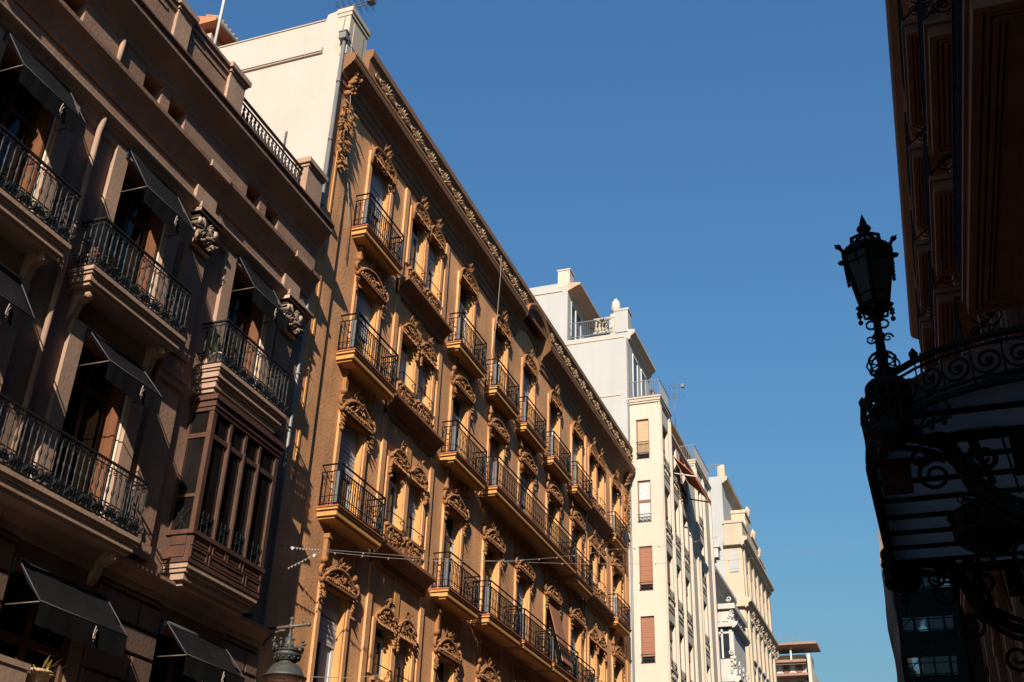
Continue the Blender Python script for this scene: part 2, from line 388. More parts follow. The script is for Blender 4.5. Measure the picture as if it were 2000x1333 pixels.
# corner pilasters
for nm, a, b_ in (('l', OY0 - .012, OY0 + .95), ('r', OY1 - 1.0, OY1)):
    p = MB(); p.box(OX, OX + .06, a, b_, 0, 21.4); po = p.build('corner_pilaster', ochre_wall, och)
    for e0, e1 in ((a + .36, a + .42),):
        p = MB(); p.box(OX + .06, OX + .085, e0, e1, 10.8, 21.0); p.build('pilaster_edge', ochre_trim, po)
    rr = random.Random(4); d = MB()
    for i in range(46):
        f = i / 45; wd = .26 * math.sin(math.pi * min(1, f * .85 + .12)) + .04
        d.ball((OX + .12 + rr.random() * .06, (a + b_) / 2 + (rr.random() - .5) * 2 * wd, 21.25 - 2.1 * f), .03 + rr.random() * .04, .03 + rr.random() * .045, .03 + rr.random() * .045, 6, 4)
    for i in range(60):
        f = rr.random(); d.leaf((OX + .1 + rr.random() * .08, (a + b_) / 2 + rr.uniform(-.26, .26) * (1 - .5 * f), 21.25 - 2.0 * f), .2, .05, R(rr.uniform(-150, -30)), th=.05)
    for i in range(9):
        d.volute((OX + .16, (a + b_) / 2 + (rr.random() - .5) * .34, 21.1 - 1.6 * i / 9), .12, .035, rr.choice((-1, 1)), rr.random() * 6)
    d.build('carved_drop', ochre_relief, po)
    d = MB()
    for i in range(24):
        d.ball((OX + .1 + .22 * (1 - i / 24) + rr.random() * .05, (a + b_) / 2 + (rr.random() - .5) * .3, 22.2 - .75 * i / 24), .06 + rr.random() * .05, .06, .06 + rr.random() * .04, 6, 4)
    d.build('carved_console', ochre_relief, po)
# window protos
def frame_mesh(w_, h, pane_split=True):
    f = MB(); t = .065; tz = h * .70
    f.box(-.22, -.15, -w_/2, -w_/2 + t, 0, h); f.box(-.22, -.15, w_/2 - t, w_/2, 0, h)
    f.box(-.218, -.152, -w_/2 + t, w_/2 - t, h - t, h); f.box(-.218, -.152, -w_/2 + t, w_/2 - t, 0, .16)
    f.box(-.219, -.135, -w_/2 + t, w_/2 - t, tz, tz + .09)
    f.box(-.215, -.14, -.05, .05, .16, tz)
    for s_ in (-1, 1):
        e = s_ * (w_/2 - t); f.box(-.215, -.155, min(e, e - s_ * .05), max(e, e - s_ * .05), .16, tz)
    return f.mesh('window_frame', white_paint)
def pane_mesh(w_, h, m_=None):
    p = MB(); p.box(-.192, -.185, -w_/2, w_/2, 0, h); return p.mesh('pane', m_ or glass)
def scatter(mb, rng, n, y0, y1, zf, x, s_, leaf=True):
    for i in range(n):
        y_ = rng.uniform(y0, y1); z0, z1 = zf(y_); z_ = rng.uniform(z0, z1)
        k_ = rng.random()
        if k_ < .2: mb.ball((x + rng.random() * .05, y_, z_), s_ * rng.uniform(.5, .9), s_ * rng.uniform(.5, .9), s_ * rng.uniform(.5, .9), 6, 4)
        elif k_ < .55: mb.volute((x + .03, y_, z_), s_ * 1.7, s_ * .38, rng.choice((-1, 1)), rng.random() * 6, 1.3)
        for q_ in range(2): mb.leaf((x + rng.random() * .02, y_, z_), s_ * rng.uniform(2, 3.4), s_ * rng.uniform(.5, .8), rng.random() * 6.28, th=s_ * rng.uniform(.5, 1.1))
def surround_mesh(w_, h, fl):
    s_ = MB(); e = w_ / 2
    for k_ in (-1, 1):
        a, b2 = sorted((k_ * e, k_ * (e + .20)))
        a, b2 = sorted((k_ * e, k_ * (e + .06))); s_.box(0, .02, a, b2, 0, h + .02); a, b2 = sorted((k_ * (e + .06), k_ * (e + .20))); s_.box(0, .06, a, b2, 0, h + .02)
    s_.box(0, .034, -e, e, h, h + .14)
    return s_.mesh('surround', ochre_wall)
def hood_round(w_):
    """top storey: round-headed moulded hood filled with leaves"""
    rng = random.Random(11); h = MB(); e = w_/2 + .19
    pts = [(.10, -e, -.45)] + [(.13, e * math.cos(R(a)), .30 * math.sin(R(a)) + .02) for a in range(180, -1, -15)] + [(.10, e, -.45)]
    h.tube(pts, .062, 6); h.tube([(.17, p[1] * .98, p[2] + .04) for p in pts[1:-1]], .04, 5)
    poly = [(0.02, e * math.cos(R(a)), .30 * math.sin(R(a))) for a in range(180, -1, -15)] + [(0.02, w_/2, -.05), (0.02, -w_/2, -.05)]
    h.prism(poly, (.06, 0, 0))
    scatter(h, rng, 34, -e * .86, e * .86, lambda y_: (-.16 - .12 * abs(y_), .22 * (1 - (y_ / e) ** 2)), .1, .055)
    for i in range(15):
        y_ = -e * .85 + 1.7 * e * i / 14; h.leaf((.13, y_, -.02), .2, .05, R(-90 + rng.uniform(-25, 25)), th=.05)
    for i in range(12): h.leaf((.1 + rng.random() * .05, rng.uniform(-.14, .14), .30 + .03 * i), .2, .05, R(90 + rng.uniform(-60, 60)), th=.05)
    h.v = [(p[0] * .8, p[1] * .95, p[2] * .86) for p in h.v]
    return h.mesh('hood', ochre_relief)
def hood_scroll(w_, fl):
    """lower storeys: broken curved pediment with balls, consoles and side drops"""
    rng = random.Random(20 + fl); h = MB(); e = w_/2 + .2
    top = {4: .98, 3: 1.18, 2: 1.25}[fl]
    arc = lambda t: (e * t, .16 + .34 * math.cos(t * math.pi / 2) ** .8)
    pts = [(.19, *arc(t)) for t in lin(-1, 1, 13)]
    h.tube(pts, .05, 6); h.tube([(.12, p[1], p[2] + .055) for p in pts], .036, 5)
    h.prism([(0.01, *arc(t)) for t in lin(-1, 1, 9)] + [(0.01, e, -.02), (0.01, -e, -.02)], (.10, 0, 0))
    h.box(0.01, .22, -e - .02, e + .02, -.02, .05); h.box(0.01, .16, -e, e, -.08, -.02)
    scatter(h, rng, 30, -e * .85, e * .85, lambda y_: (.08, .12 + .34 * math.cos(y_ / e * math.pi / 2)), .14, .055)
    for i in range(14):
        y_ = -e * .9 + 1.8 * e * i / 13; h.ball((.2, y_, .07 + rng.random() * .03), .05, .055, .045, 6, 4)
    for k_ in (-1, 1):
        yy = k_ * (e + .02)
        h.volute((.14, yy + k_ * .06, .2), .17, .06, -k_, R(90), 1.2); h.ball((.12, yy + k_ * .05, .05), .1, .09, .12)
        for i in range(7):
            h.leaf((.08 + rng.random() * .04, yy + rng.uniform(-.05, .05), .0 - .075 * i), .15, .045, R(-90 + rng.uniform(-60, 60)), th=.05); h.ball((.09, yy + rng.uniform(-.04, .04), -.05 - .075 * i), .04, .045, .04, 6, 4)
        h.ball((.09, k_ * (e + .02), .55), .11, .11, .11, 8, 6)
        h.box(0, .13, k_ * (e - .03) - .055, k_ * (e - .03) + .055, .6, top); h.box(0, .18, k_ * (e - .03) - .075, k_ * (e - .03) + .075, top - .12, top)
    for i in range(14): h.leaf((.1 + rng.random() * .06, rng.uniform(-.2, .2), .46 + .2 * rng.random()), .22, .05, R(90 + rng.uniform(-70, 70)), th=.05)
    h.v = [(p[0] * .8, p[1] * .95, p[2] * .86) for p in h.v]
    return h.mesh('hood', ochre_relief)
def hood_pair(w_, fl):
    rng = random.Random(40 + fl); h = MB(); e = w_/2 + .1
    arc = lambda t: (e * t, .12 + .3 * math.cos(t * math.pi / 2) ** .7)
    pts = [(.15, *arc(t)) for t in lin(-1, 1, 11)]
    h.tube(pts, .048, 6); h.prism([(0.01, *arc(t)) for t in lin(-1, 1, 9)] + [(0.01, e, -.05), (0.01, -e, -.05)], (.08, 0, 0))
    scatter(h, rng, 26, -e * .85, e * .85, lambda y_: (-.02, .1 + .3 * math.cos(y_ / e * math.pi / 2)), .11, .052)
    for i in range(11):
        y_ = -e + 2 * e * i / 10; h.leaf((.12, y_, .02), .19, .05, R(-90 + rng.uniform(-25, 25)), th=.05)
    for i in range(9):
        h.ball((.12, e + rng.uniform(-.04, .06), .15 - .085 * i), .07, .075, .06, 6, 4)
    for i in range(10): h.leaf((.08 + rng.random() * .05, rng.uniform(-.1, .1), .38 + .2 * rng.random()), .2, .05, R(90 + rng.uniform(-60, 60)), th=.05)
    h.v = [(p[0] * .8, p[1] * .95, p[2] * .86) for p in h.v]
    return h.mesh('hood', ochre_relief)
def apron_mesh():
    rng = random.Random(5); a = MB()
    a.box(0, .05, -.46, .46, 0.08, .74); a.box(0, .14, -.47, .47, .72, .80)
    for k_ in (-1, 1):
        a.volute((.1, k_ * .2, .52), .15, .05, k_, R(90), 1.4); a.volute((.1, k_ * .18, .25), .14, .05, -k_, R(-90), 1.4)
    scatter(a, rng, 22, -.38, .38, lambda y_: (.1, .7), .08, .05)
    return a.mesh('apron', ochre_relief)
cache = {}
def cached(key, fn):
    if key not in cache: cache[key] = fn()
    return cache[key]
for fl, c_, zb, zh, ww, typ in wins:
    h = zh - zb; L = (OX, c_, zb)
    kf = (ww, round(h, 2))
    wo = inst('window', cached(('sur',) + kf, lambda: surround_mesh(ww, h, fl)), och, L)
    inst('reveal', cached(('rv',) + kf, lambda: MB().box(-.26, .004, -ww/2, -ww/2 + .012, 0, h).box(-.26, .004, ww/2 - .012, ww/2, 0, h).box(-.26, .003, -ww/2 + .012, ww/2 - .012, h - .012, h).mesh('reveal', ochre_trim)), wo, L)
    inst('frame', cached(('fr',) + kf, lambda: frame_mesh(ww, h)), wo, L)
    tz = h * .70
    dk = (round(c_ * 7 + fl * 3)) % 4
    gm = curtain if dk == 0 else glass
    inst('pane', cached(('pt',) + kf, lambda: pane_mesh(ww - .13, h - tz - .155)), wo, (OX, c_, zb + tz + .09))
    for s_ in (-1, 1):
        inst('pane', cached(('pl', gm.name if s_ > 0 else 'g') + kf, lambda: pane_mesh((ww - .33) / 2 , tz - .16, gm if s_ > 0 else glass)), wo, (OX, c_ + s_ * (ww / 2 - .065 + .0) / 2 * 1.0 , zb + .16))
    vr = (round(c_ * 11 + fl * 5)) % 5
    if vr in (1, 3):
        dn = h * (.28 if vr == 1 else .5)
        def blind_mesh(ww=ww, dn=dn):
            q_ = MB(); n_ = int(dn / .055)
            for i_ in range(n_): q_.box(-.148, -.135 + .006 * (i_ % 2), -ww/2 + .02, ww/2 - .02, -dn + i_ * dn / n_, -dn + (i_ + .93) * dn / n_)
            return q_.mesh('shutter', blind_brown if vr == 1 else curtain)
        inst('lowered_shutter', cached(('sh', vr) + kf, blind_mesh), wo, (OX, c_, zh - .07))
    bk = cached(('bk',) + kf, lambda: MB().box(-.29, -.275, -ww/2 - .05, ww/2 + .05, -.05, h + .05).mesh('backing', glass_dark))
    if typ == 'single':
        hm = cached(('h', fl), lambda: hood_round(ww) if fl == 5 else hood_scroll(ww, fl))
    else:
        hm = cached(('hp', fl), lambda: hood_round(ww * .82) if fl == 5 else hood_pair(ww, fl))
        ap = inst('apron_panel', cached('apron', apron_mesh), wo, (OX, c_, zb - .86))
        gr = cached('prail', lambda: MB().box(.02, .16, -.40, -.385, .24, .26).box(.02, .16, .385, .40, .24, .26).box(.145, .16, -.40, .40, .24, .26).box(.145, .16, -.4, -.385, 0, .24).box(.145, .16, .385, .4, 0, .24).mesh('guard_rail', iron))
        inst('guard_rail', gr, wo, (OX, c_, zb - .02))
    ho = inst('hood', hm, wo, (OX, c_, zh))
    if (round(c_ * 3) + fl) % 2: ho.scale.y = -1; ho.scale.z = 1.05
# projecting strips and ledges of the paired bays
for c_ in DB:
    for a, b_, d_ in ((c_ - 1.62, c_ - 1.40, .055), (c_ + 1.36, c_ + 1.58, .055), (c_ - .18, c_ + .12, .035)):
        s_ = MB(); s_.box(OX, OX + d_, a, b_, 5.2, 21.3); so_ = s_.build('pilaster_strip', ochre_wall if d_ > .04 else ochre_trim, och)
    for fl, (zb, zh) in FL.items():
        l = MB(); l.sweepy([(0, zb - .42), (.08, zb - .36), (.10, zb - .2), (.28, zb - .02), (.38, zb + .02), (.38, zb + .1), (0, zb + .12)], [c_ - 1.62, c_ + 1.5], OX); l.build('sill_ledge', ochre_dark, so_)
# balconies
def slab_mesh(w_, d):
    s_ = MB(); h = w_ / 2
    s_.box(0, d, -h, h, -.085, -.03); s_.box(0, d - .05, -h + .05, h - .05, -.13, -.085); s_.box(0, d - .03, -h + .03, h - .03, -.22, -.13); s_.box(0, d - .10, -h + .09, h - .09, -.27, -.22)
    return s_.mesh('slab', ochre_trim)
def tile_mesh(w_, d):
    h = w_ / 2; return MB().box(0, d + .025, -h - .025, h + .025, -.03, 0.0).mesh('tile_edge', red_tile)
def rail_mesh(w_, d, m_=None, sp=.105, H=1.0):
    r = MB(); h = w_ / 2 - .03; d = d - .03
    for z_, t in ((H, .018), (H * .83, .012), (.24, .009), (.06, .012)):
        r.box(d - t, d + t, -h, h, z_ - t * .8, z_ + t * .8)
        for k_ in (-1, 1): r.box(0, d - t, k_ * h - t, k_ * h + t, z_ - t * .8, z_ + t * .8)
    n = max(2, int(2 * h / sp)); st = 2 * h / n
    for i in range(n + 1):
        y_ = -h + i * st; r.box(d - .008, d + .008, y_ - .008, y_ + .008, 0, H * .83)
        if i < n:
            r.ring((d, y_ + st / 2, .15), st * .42, .007, 'x', 8, 3)
            r.ring((d, y_ + st / 2, H * .83 - st * .5), st * .36, .007, 'x', 8, 3)
            if i % 2 == 0:
                r.tube([(d, y_ + st * .5, .24), (d, y_ + st * .2, .38), (d, y_ + st * .8, .56), (d, y_ + st * .5, .70)], .007, 3)
        r.ball((d, y_, .5), .018, .018, .03, 5, 3)
    m2 = max(2, int(d / .11)); st = d / m2
    for k_ in (-1, 1):
        for i in range(m2):
            x_ = (i + .15) * st; r.box(x_ - .008, x_ + .008, k_ * h - .008, k_ * h + .008, 0, H * .83)
            r.ring((x_ + st / 2, k_ * h, .15), st * .42, .007, 'y', 8, 3); r.ring((x_ + st / 2, k_ * h, H * .7), st * .36, .007, 'y', 8, 3)
        r.box(d - .018, d + .018, k_ * h - .018, k_ * h + .018, 0, H)
    return r.mesh('railing', m_ or iron)
def strap_mesh(w_, d, side):
    h = w_ / 2 - .03; s_ = MB()
    for k_ in (side,):
        s_.box(d - .17, d - .06, k_ * h - .006, k_ * h + .006, .05, .83); s_.box(d - .036, d - .024, k_ * h - (.06 if k_ > 0 else -.018), k_ * h + (.06 if k_ < 0 else -.018), .05, .83)
    return s_.mesh('corner_strap', iron_grey)
def ochre_balcony(yc, zb, w_, d):
    L = (OX, yc, zb)
    s_ = inst('balcony', cached(('sl', w_, d), lambda: slab_mesh(w_, d)), och, L)
    inst('tile_edge', cached(('te', w_, d), lambda: tile_mesh(w_, d)), s_, L)
    inst('railing', cached(('rl', w_, d), lambda: rail_mesh(w_, d)), s_, L)
    for k_ in (-1, 1): inst('corner_strap', cached(('st', w_, d, k_), lambda: strap_mesh(w_, d, k_)), s_, L)
    return s_
for c_ in SB:
    if c_ == 46.1:
        ochre_balcony(45.75, 18.12, 2.0, .42); ochre_balcony(45.75, 14.5, 2.05, .48); ochre_balcony(45.75, 10.55, 2.2, .5); continue
    ochre_balcony(c_ - .12, 18.12, 2.12, .44)
ochre_balcony(22.02, 14.5, 2.32, .5); ochre_balcony(28.4, 14.5, 2.4, .5)
ochre_balcony(34.35, 14.62, 8.3, .62); ochre_balcony(39.85, 14.5, 2.2, .52)
ochre_balcony(22.02, 10.55, 2.32, .52); ochre_balcony(28.35, 10.55, 2.3, .52)
for c_ in (31.45, 34.45, 37.45): ochre_balcony(c_, 10.62, 2.78, .6)
ochre_balcony(40.05, 10.55, 2.3, .52)
# drain pipe on the corner
p = MB(); p.tube([(OX + .10, OY0 - .08, 22.95), (OX + .10, OY0 - .08, 0.2)], .045, 8)
for z_ in (21.5, 19.6, 17.6, 13, 10.5): p.lathe([(.07, 0), (.07, .05)], (OX + .1, OY0 - .08, z_), 8)
pp = p.build('drain_pipe', zinc, och)
p = MB(); p.box(OX - .02, OX + .2, OY0 - .2, OY0 - .012, 22.95, 23.16); p.box(OX - .03, OX + .22, OY0 - .22, OY0 - .012, 23.16, 23.2); p.build('hopper_head', zinc, pp)
p = MB(); p.tube([(OX + .02, OY0 - .03, 24.2), (OX - .04, OY0 - .03, 23.3), (OX + .01, OY0 - .03, 22.6), (OX + .0, OY0 - .03, 17.2)], .014, 5); p.build('wall_cable', cable_m, och)
p = MB(); p.tube([(OX + .17, OY0 + .2, 22.9), (OX + .2, OY0 + .45, 21.2), (OX + .15, OY0 + .55, 20.1), (OX + .1, OY0 + 1.2, 18.4), (OX + .03, OY0 + 1.5, 17.0)], .010, 5); p.build('loose_cable', cable_m, och)
p = MB(); p.tube([(OX + .45, 30.1, 23.0), (OX + .5, 30.0, 22.3), (OX + .36, 30.2, 20.6), (OX + .12, 30.25, 18.2)], .010, 5); p.build('hanging_cable', cable_m, och)
# sun blinds hanging out over the third floor balcony
for i, (yb, w_, z0, z1) in enumerate(((37.5, 1.1, 12.9, 10.9), (46.3, .9, 9.0, 7.6))):
    d = MB(); d.prism([(OX + .06, yb - w_/2, z0), (OX + .09, yb - w_/2, z0), (OX + .62, yb - w_/2, z1), (OX + .59, yb - w_/2, z1)], (0, w_, 0)); d.build('roll_down_blind', blind_brown, och)

# ============================================================ ROSE STONE BUILDING (left)
XL = -12.41
lb = thing('rose_stone_building', 'rose stone building in shade with heavy cornices, awnings and a wooden bay window', 'building', (XL, 11, 0))
LB0, LB1 = 2.0, 19.17
bays = [4.1, 7.2, 10.3, 13.38, 16.95]
lholes = []
for c_ in bays:
    lholes.append((c_ - .7, c_ + .7, 11.42, 14.12))
    lholes.append((c_ - .7, c_ + .7, 7.58, 10.55))
    lholes.append((c_ - .92, c_ + .92, 2.4, 6.62))
ah = [y for c_ in bays for y in (c_ - .42, c_ + .42)]
ah = [10.1, 10.62, 12.86, 13.64, 16.45, 17.22]
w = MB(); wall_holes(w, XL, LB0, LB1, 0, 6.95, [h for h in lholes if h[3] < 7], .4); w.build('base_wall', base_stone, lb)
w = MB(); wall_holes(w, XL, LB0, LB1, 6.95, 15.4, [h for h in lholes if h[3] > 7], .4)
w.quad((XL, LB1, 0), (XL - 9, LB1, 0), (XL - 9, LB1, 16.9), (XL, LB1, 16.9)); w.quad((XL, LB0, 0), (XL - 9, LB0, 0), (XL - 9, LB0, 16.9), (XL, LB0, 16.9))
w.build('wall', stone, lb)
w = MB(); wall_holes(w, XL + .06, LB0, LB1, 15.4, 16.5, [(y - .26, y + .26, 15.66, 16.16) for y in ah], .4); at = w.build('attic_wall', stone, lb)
for y in ah:
    w = MB(); w.box(XL - .33, XL - .28, y - .28, y + .28, 15.6, 16.2); w.build('attic_opening', glass_dark, at)
w = MB(); w.quad((XL, LB0, 16.9), (XL, LB1, 16.9), (XL - 9, LB1, 17), (XL - 9, LB0, 17)); w.build('roof', roof_tile, lb)
def cornice(name, prof, m_, y0=LB0, y1=LB1, par_=lb, x=XL):
    c = MB(); c.sweepy(prof, [y0, y1], x); return c.build(name, m_, par_)
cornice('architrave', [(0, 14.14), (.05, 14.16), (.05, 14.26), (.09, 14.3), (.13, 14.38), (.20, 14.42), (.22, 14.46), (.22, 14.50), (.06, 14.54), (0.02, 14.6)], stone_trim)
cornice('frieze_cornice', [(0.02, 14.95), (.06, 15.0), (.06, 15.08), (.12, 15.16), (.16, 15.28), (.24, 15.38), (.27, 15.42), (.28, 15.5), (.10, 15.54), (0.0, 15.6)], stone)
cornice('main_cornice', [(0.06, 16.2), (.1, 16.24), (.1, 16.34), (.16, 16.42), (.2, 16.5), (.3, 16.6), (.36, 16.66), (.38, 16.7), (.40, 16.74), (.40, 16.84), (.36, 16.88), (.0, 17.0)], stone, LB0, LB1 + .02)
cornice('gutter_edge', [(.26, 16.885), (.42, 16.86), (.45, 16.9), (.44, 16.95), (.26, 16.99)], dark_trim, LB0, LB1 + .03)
# parapet, pedestals, balustrade
pp = MB(); pp.box(XL + .02, XL + .18, LB0, 14.9, 16.96, 17.85); pp.box(XL - .02, XL + .22, LB0, 14.85, 17.85, 17.98); pp.box(XL - .04, XL + .26, LB0, 14.85, 17.98, 18.05)
for a, b_ in ((9.9, 12.6), (13.35, 14.65)): pp.box(XL + .18, XL + .2, a, b_, 17.12, 17.2); pp.box(XL + .18, XL + .2, a, b_, 17.66, 17.74)
pp.build('parapet', stone, lb)
for a, b_ in ((9.2, 9.7), (12.85, 13.3), (14.72, 15.28), (18.05, 18.75)):
    d = MB(); d.box(XL - .08, XL + .25, a, b_, 16.95, 17.9); d.box(XL - .1, XL + .29, a - .04, b_ + .04, 16.95, 17.1); d.box(XL - .1, XL + .28, a - .03, b_ + .03, 17.9, 17.98); d.box(XL - .14, XL + .33, a - .08, b_ + .08, 17.98, 18.1); d.box(XL - .1, XL + .27, a - .02, b_ + .02, 18.1, 18.18)
    d.build('pedestal', stone_trim, lb)
bal = MB(); bal.box(XL + .02, XL + .16, 15.28, 18.05, 16.95, 17.06); bal.box(XL + .06, XL + .12, 15.28, 18.05, 17.82, 17.86); bal.box(XL + .07, XL + .11, 15.28, 18.05, 17.70, 17.72)
br = bal.build('roof_railing', iron_blue, lb)
tb = MB(); tb.lathe([(.02, 0), (.045, .02), (.05, .06), (.02, .1), (.03, .2), (.05, .32), (.03, .45), (.018, .5), (.04, .54), (.02, .58), (.02, .64)], (0, 0, 0), 8); tbm = tb.mesh('baluster', iron_blue)
for i in range(18): inst('baluster', tbm, br, (XL + .09, 15.42 + i * .147, 17.06))
# pilasters and carved capitals
def capital_mesh():
    rng = random.Random(3); c = MB()
    c.box(0, .24, -.36, .36, .66, .74); c.box(0, .19, -.33, .33, .58, .66); c.box(0, .15, -.31, .31, -.02, .05)
    for k_ in (-1, 1):
        c.volute((.17, k_ * .2, .46), .13, .045, k_, R(90), 1.5)
        c.tube([(.02, k_ * .27, .46), (.21, k_ * .27, .46)], .085, 10); c.tube([(.02, k_ * .27, .28), (.15, k_ * .27, .28)], .045, 8)
        c.tube([(.14, k_ * .22, .3), (.18, k_ * .27, .15), (.12, k_ * .2, .08)], .04, 6)
    for i in range(16): c.leaf((.07, rng.uniform(-.22, .22), rng.uniform(.06, .38)), .2, .055, R(90 + rng.uniform(-50, 50)), th=.06)
    for i in range(10): c.ball((.14 + rng.random() * .05, rng.uniform(-.2, .2), rng.uniform(.12, .5)), .028, .03, .03, 6, 4)
    for i in range(18): c.leaf((.1 + rng.random() * .05, rng.uniform(-.24, .24), rng.uniform(.1, .45)), .15, .04, R(90 + rng.uniform(-90, 90)), th=.05)
    return c.mesh('capital', cap_stone)
capm = capital_mesh()
for a, b_ in ((14.66, 15.28), (18.06, 18.68), (8.45, 9.05)):
    d = MB(); d.box(XL, XL + .09, a, b_, 11.3, 13.64); d.box(XL, XL + .07, a - .03, b_ + .03, 7.6, 11.3); d.box(XL, XL + .12, a - .05, b_ + .05, 11.3, 11.5); d.box(XL, XL + .1, a - .05, b_ + .05, 7.5, 7.75); d.box(XL, XL + .13, a - .06, b_ + .06, 10.7, 10.85); d.box(XL, XL + .16, a - .09, b_ + .09, 10.85, 10.95)
    po = d.build('pilaster', stone, lb)
    for x0_, x1_, z0_, z1_ in ((.2, .26, 14.40, 14.515), (.25, .31, 15.38, 15.515), (0, .08, 14.55, 14.96)):
        d = MB(); d.box(XL + x0_, XL + x1_, a - .02, b_ + .02, z0_, z1_); d.build('entablature_block', stone_trim, po); inst('capital', capm, po, (XL + .05, (a + b_) / 2, 13.62))
d = MB(); d.tube([(XL + .09, 11.85, 16.2), (XL + .1, 11.85, 15.55)], .05, 8); d.tube([(XL + .12, 11.85, 14.42), (XL + .11, 11.85, 14.2), (XL + .09, 11.85, 14.05), (XL + .09, 11.85, 3)], .055, 8); d.build('rainwater_pipe', stone_trim, lb)
# windows of the two storeys
for c_ in bays:
    for zb, zh in ((11.42, 14.12), (7.58, 10.55)):
        if c_ == 16.95 and zb < 8: continue
        s_ = MB()
        for k_ in (-1, 1):
            a, b_ = sorted((c_ + k_ * .7, c_ + k_ * 1.02)); s_.box(XL, XL + .085, a, b_, zb, zh + .1)
        s_.box(XL, XL + .08, c_ - .7, c_ + .7, zh, zh + .1)
        wo = s_.build('window', stone_trim, lb)
        r = MB(); r.box(XL - .39, XL + .02, c_ + .66, c_ + .699, zb, zh); r.build('reveal', stone_pale, wo)
        f = MB(); X = XL - .36
        for y_ in (-.66, -.04, .50): f.box(X, X + .07, c_ + y_, c_ + y_ + .09, zb, zh)
        f.box(X + .002, X + .068, c_ - .66, c_ + .6, zh - .7, zh - .6); f.box(X + .002, X + .068, c_ - .66, c_ + .6, zh - .09, zh); f.box(X + .002, X + .068, c_ - .66, c_ + .6, zb, zb + .5)
        f.build('frame', wood, wo)
        for y0, y1 in ((-.57, -.04), (.05, .5)):
            p = MB(); p.box(X + .02, X + .035, c_ + y0, c_ + y1, zb + .5, zh - .7); p.build('pane', glass_dark, wo)
            p = MB(); p.box(X + .02, X + .035, c_ + y0, c_ + y1, zh - .6, zh - .09); p.build('pane', glass_dark, wo)
        f = MB(); f.box(XL - .3, XL - .2, c_ + .57, c_ + .62, zb + .03, zh - .1); f.box(XL - .09, XL - .01, c_ + .57, c_ + .62, zb + .03, zh - .1); f.box(XL - .2, XL - .09, c_ + .58, c_ + .6, zb + .03, zb + .9); f.box(XL - .2, XL - .09, c_ + .58, c_ + .6, zb + .9, zh - .1)
        f.build('open_shutter', wood_orange, wo)
for c_ in bays:
    p = MB(); p.box(XL - .36, XL - .33, c_ - .92, c_ + .92, 2.4, 6.62); po = p.build('shop_window', glass_dark, lb)
    f = MB()
    for y_ in (-.92, -.05, .83): f.box(XL - .33, XL - .27, c_ + y_, c_ + y_ + .09, 2.4, 6.62)
    f.box(XL - .33, XL - .272, c_ - .83, c_ + .83, 5.6, 5.72); f.build('frame', wood, po)
# ashlar blocks of the ground storey
rng = random.Random(9)
blk = {}
for a, b_ in ((11.26, 12.42), (14.34, 15.99), (17.91, 19.15), (8.16, 9.34)):
    z_ = 2.0; k = 0
    while z_ < 6.85:
        z2 = min(z_ + .44, 6.95)
        cut = a + (b_ - a) * (.36 if k % 2 else .64)
        for y0, y1 in ((a, cut), (cut, b_)):
            key = (round(y1 - y0, 3), round(z2 - z_, 3))
            me = blk.get(key)
            if me is None:
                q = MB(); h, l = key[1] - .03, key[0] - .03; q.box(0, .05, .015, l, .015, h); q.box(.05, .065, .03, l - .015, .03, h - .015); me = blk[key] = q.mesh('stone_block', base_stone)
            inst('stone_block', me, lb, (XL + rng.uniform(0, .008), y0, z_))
        z_ = z2; k += 1
# string course under the first floor
cornice('string_course', [(0, 6.95), (.07, 6.97), (.07, 7.08), (.12, 7.14), (.18, 7.22), (.24, 7.26), (.24, 7.32), (.1, 7.36), (0, 7.44)], stone)
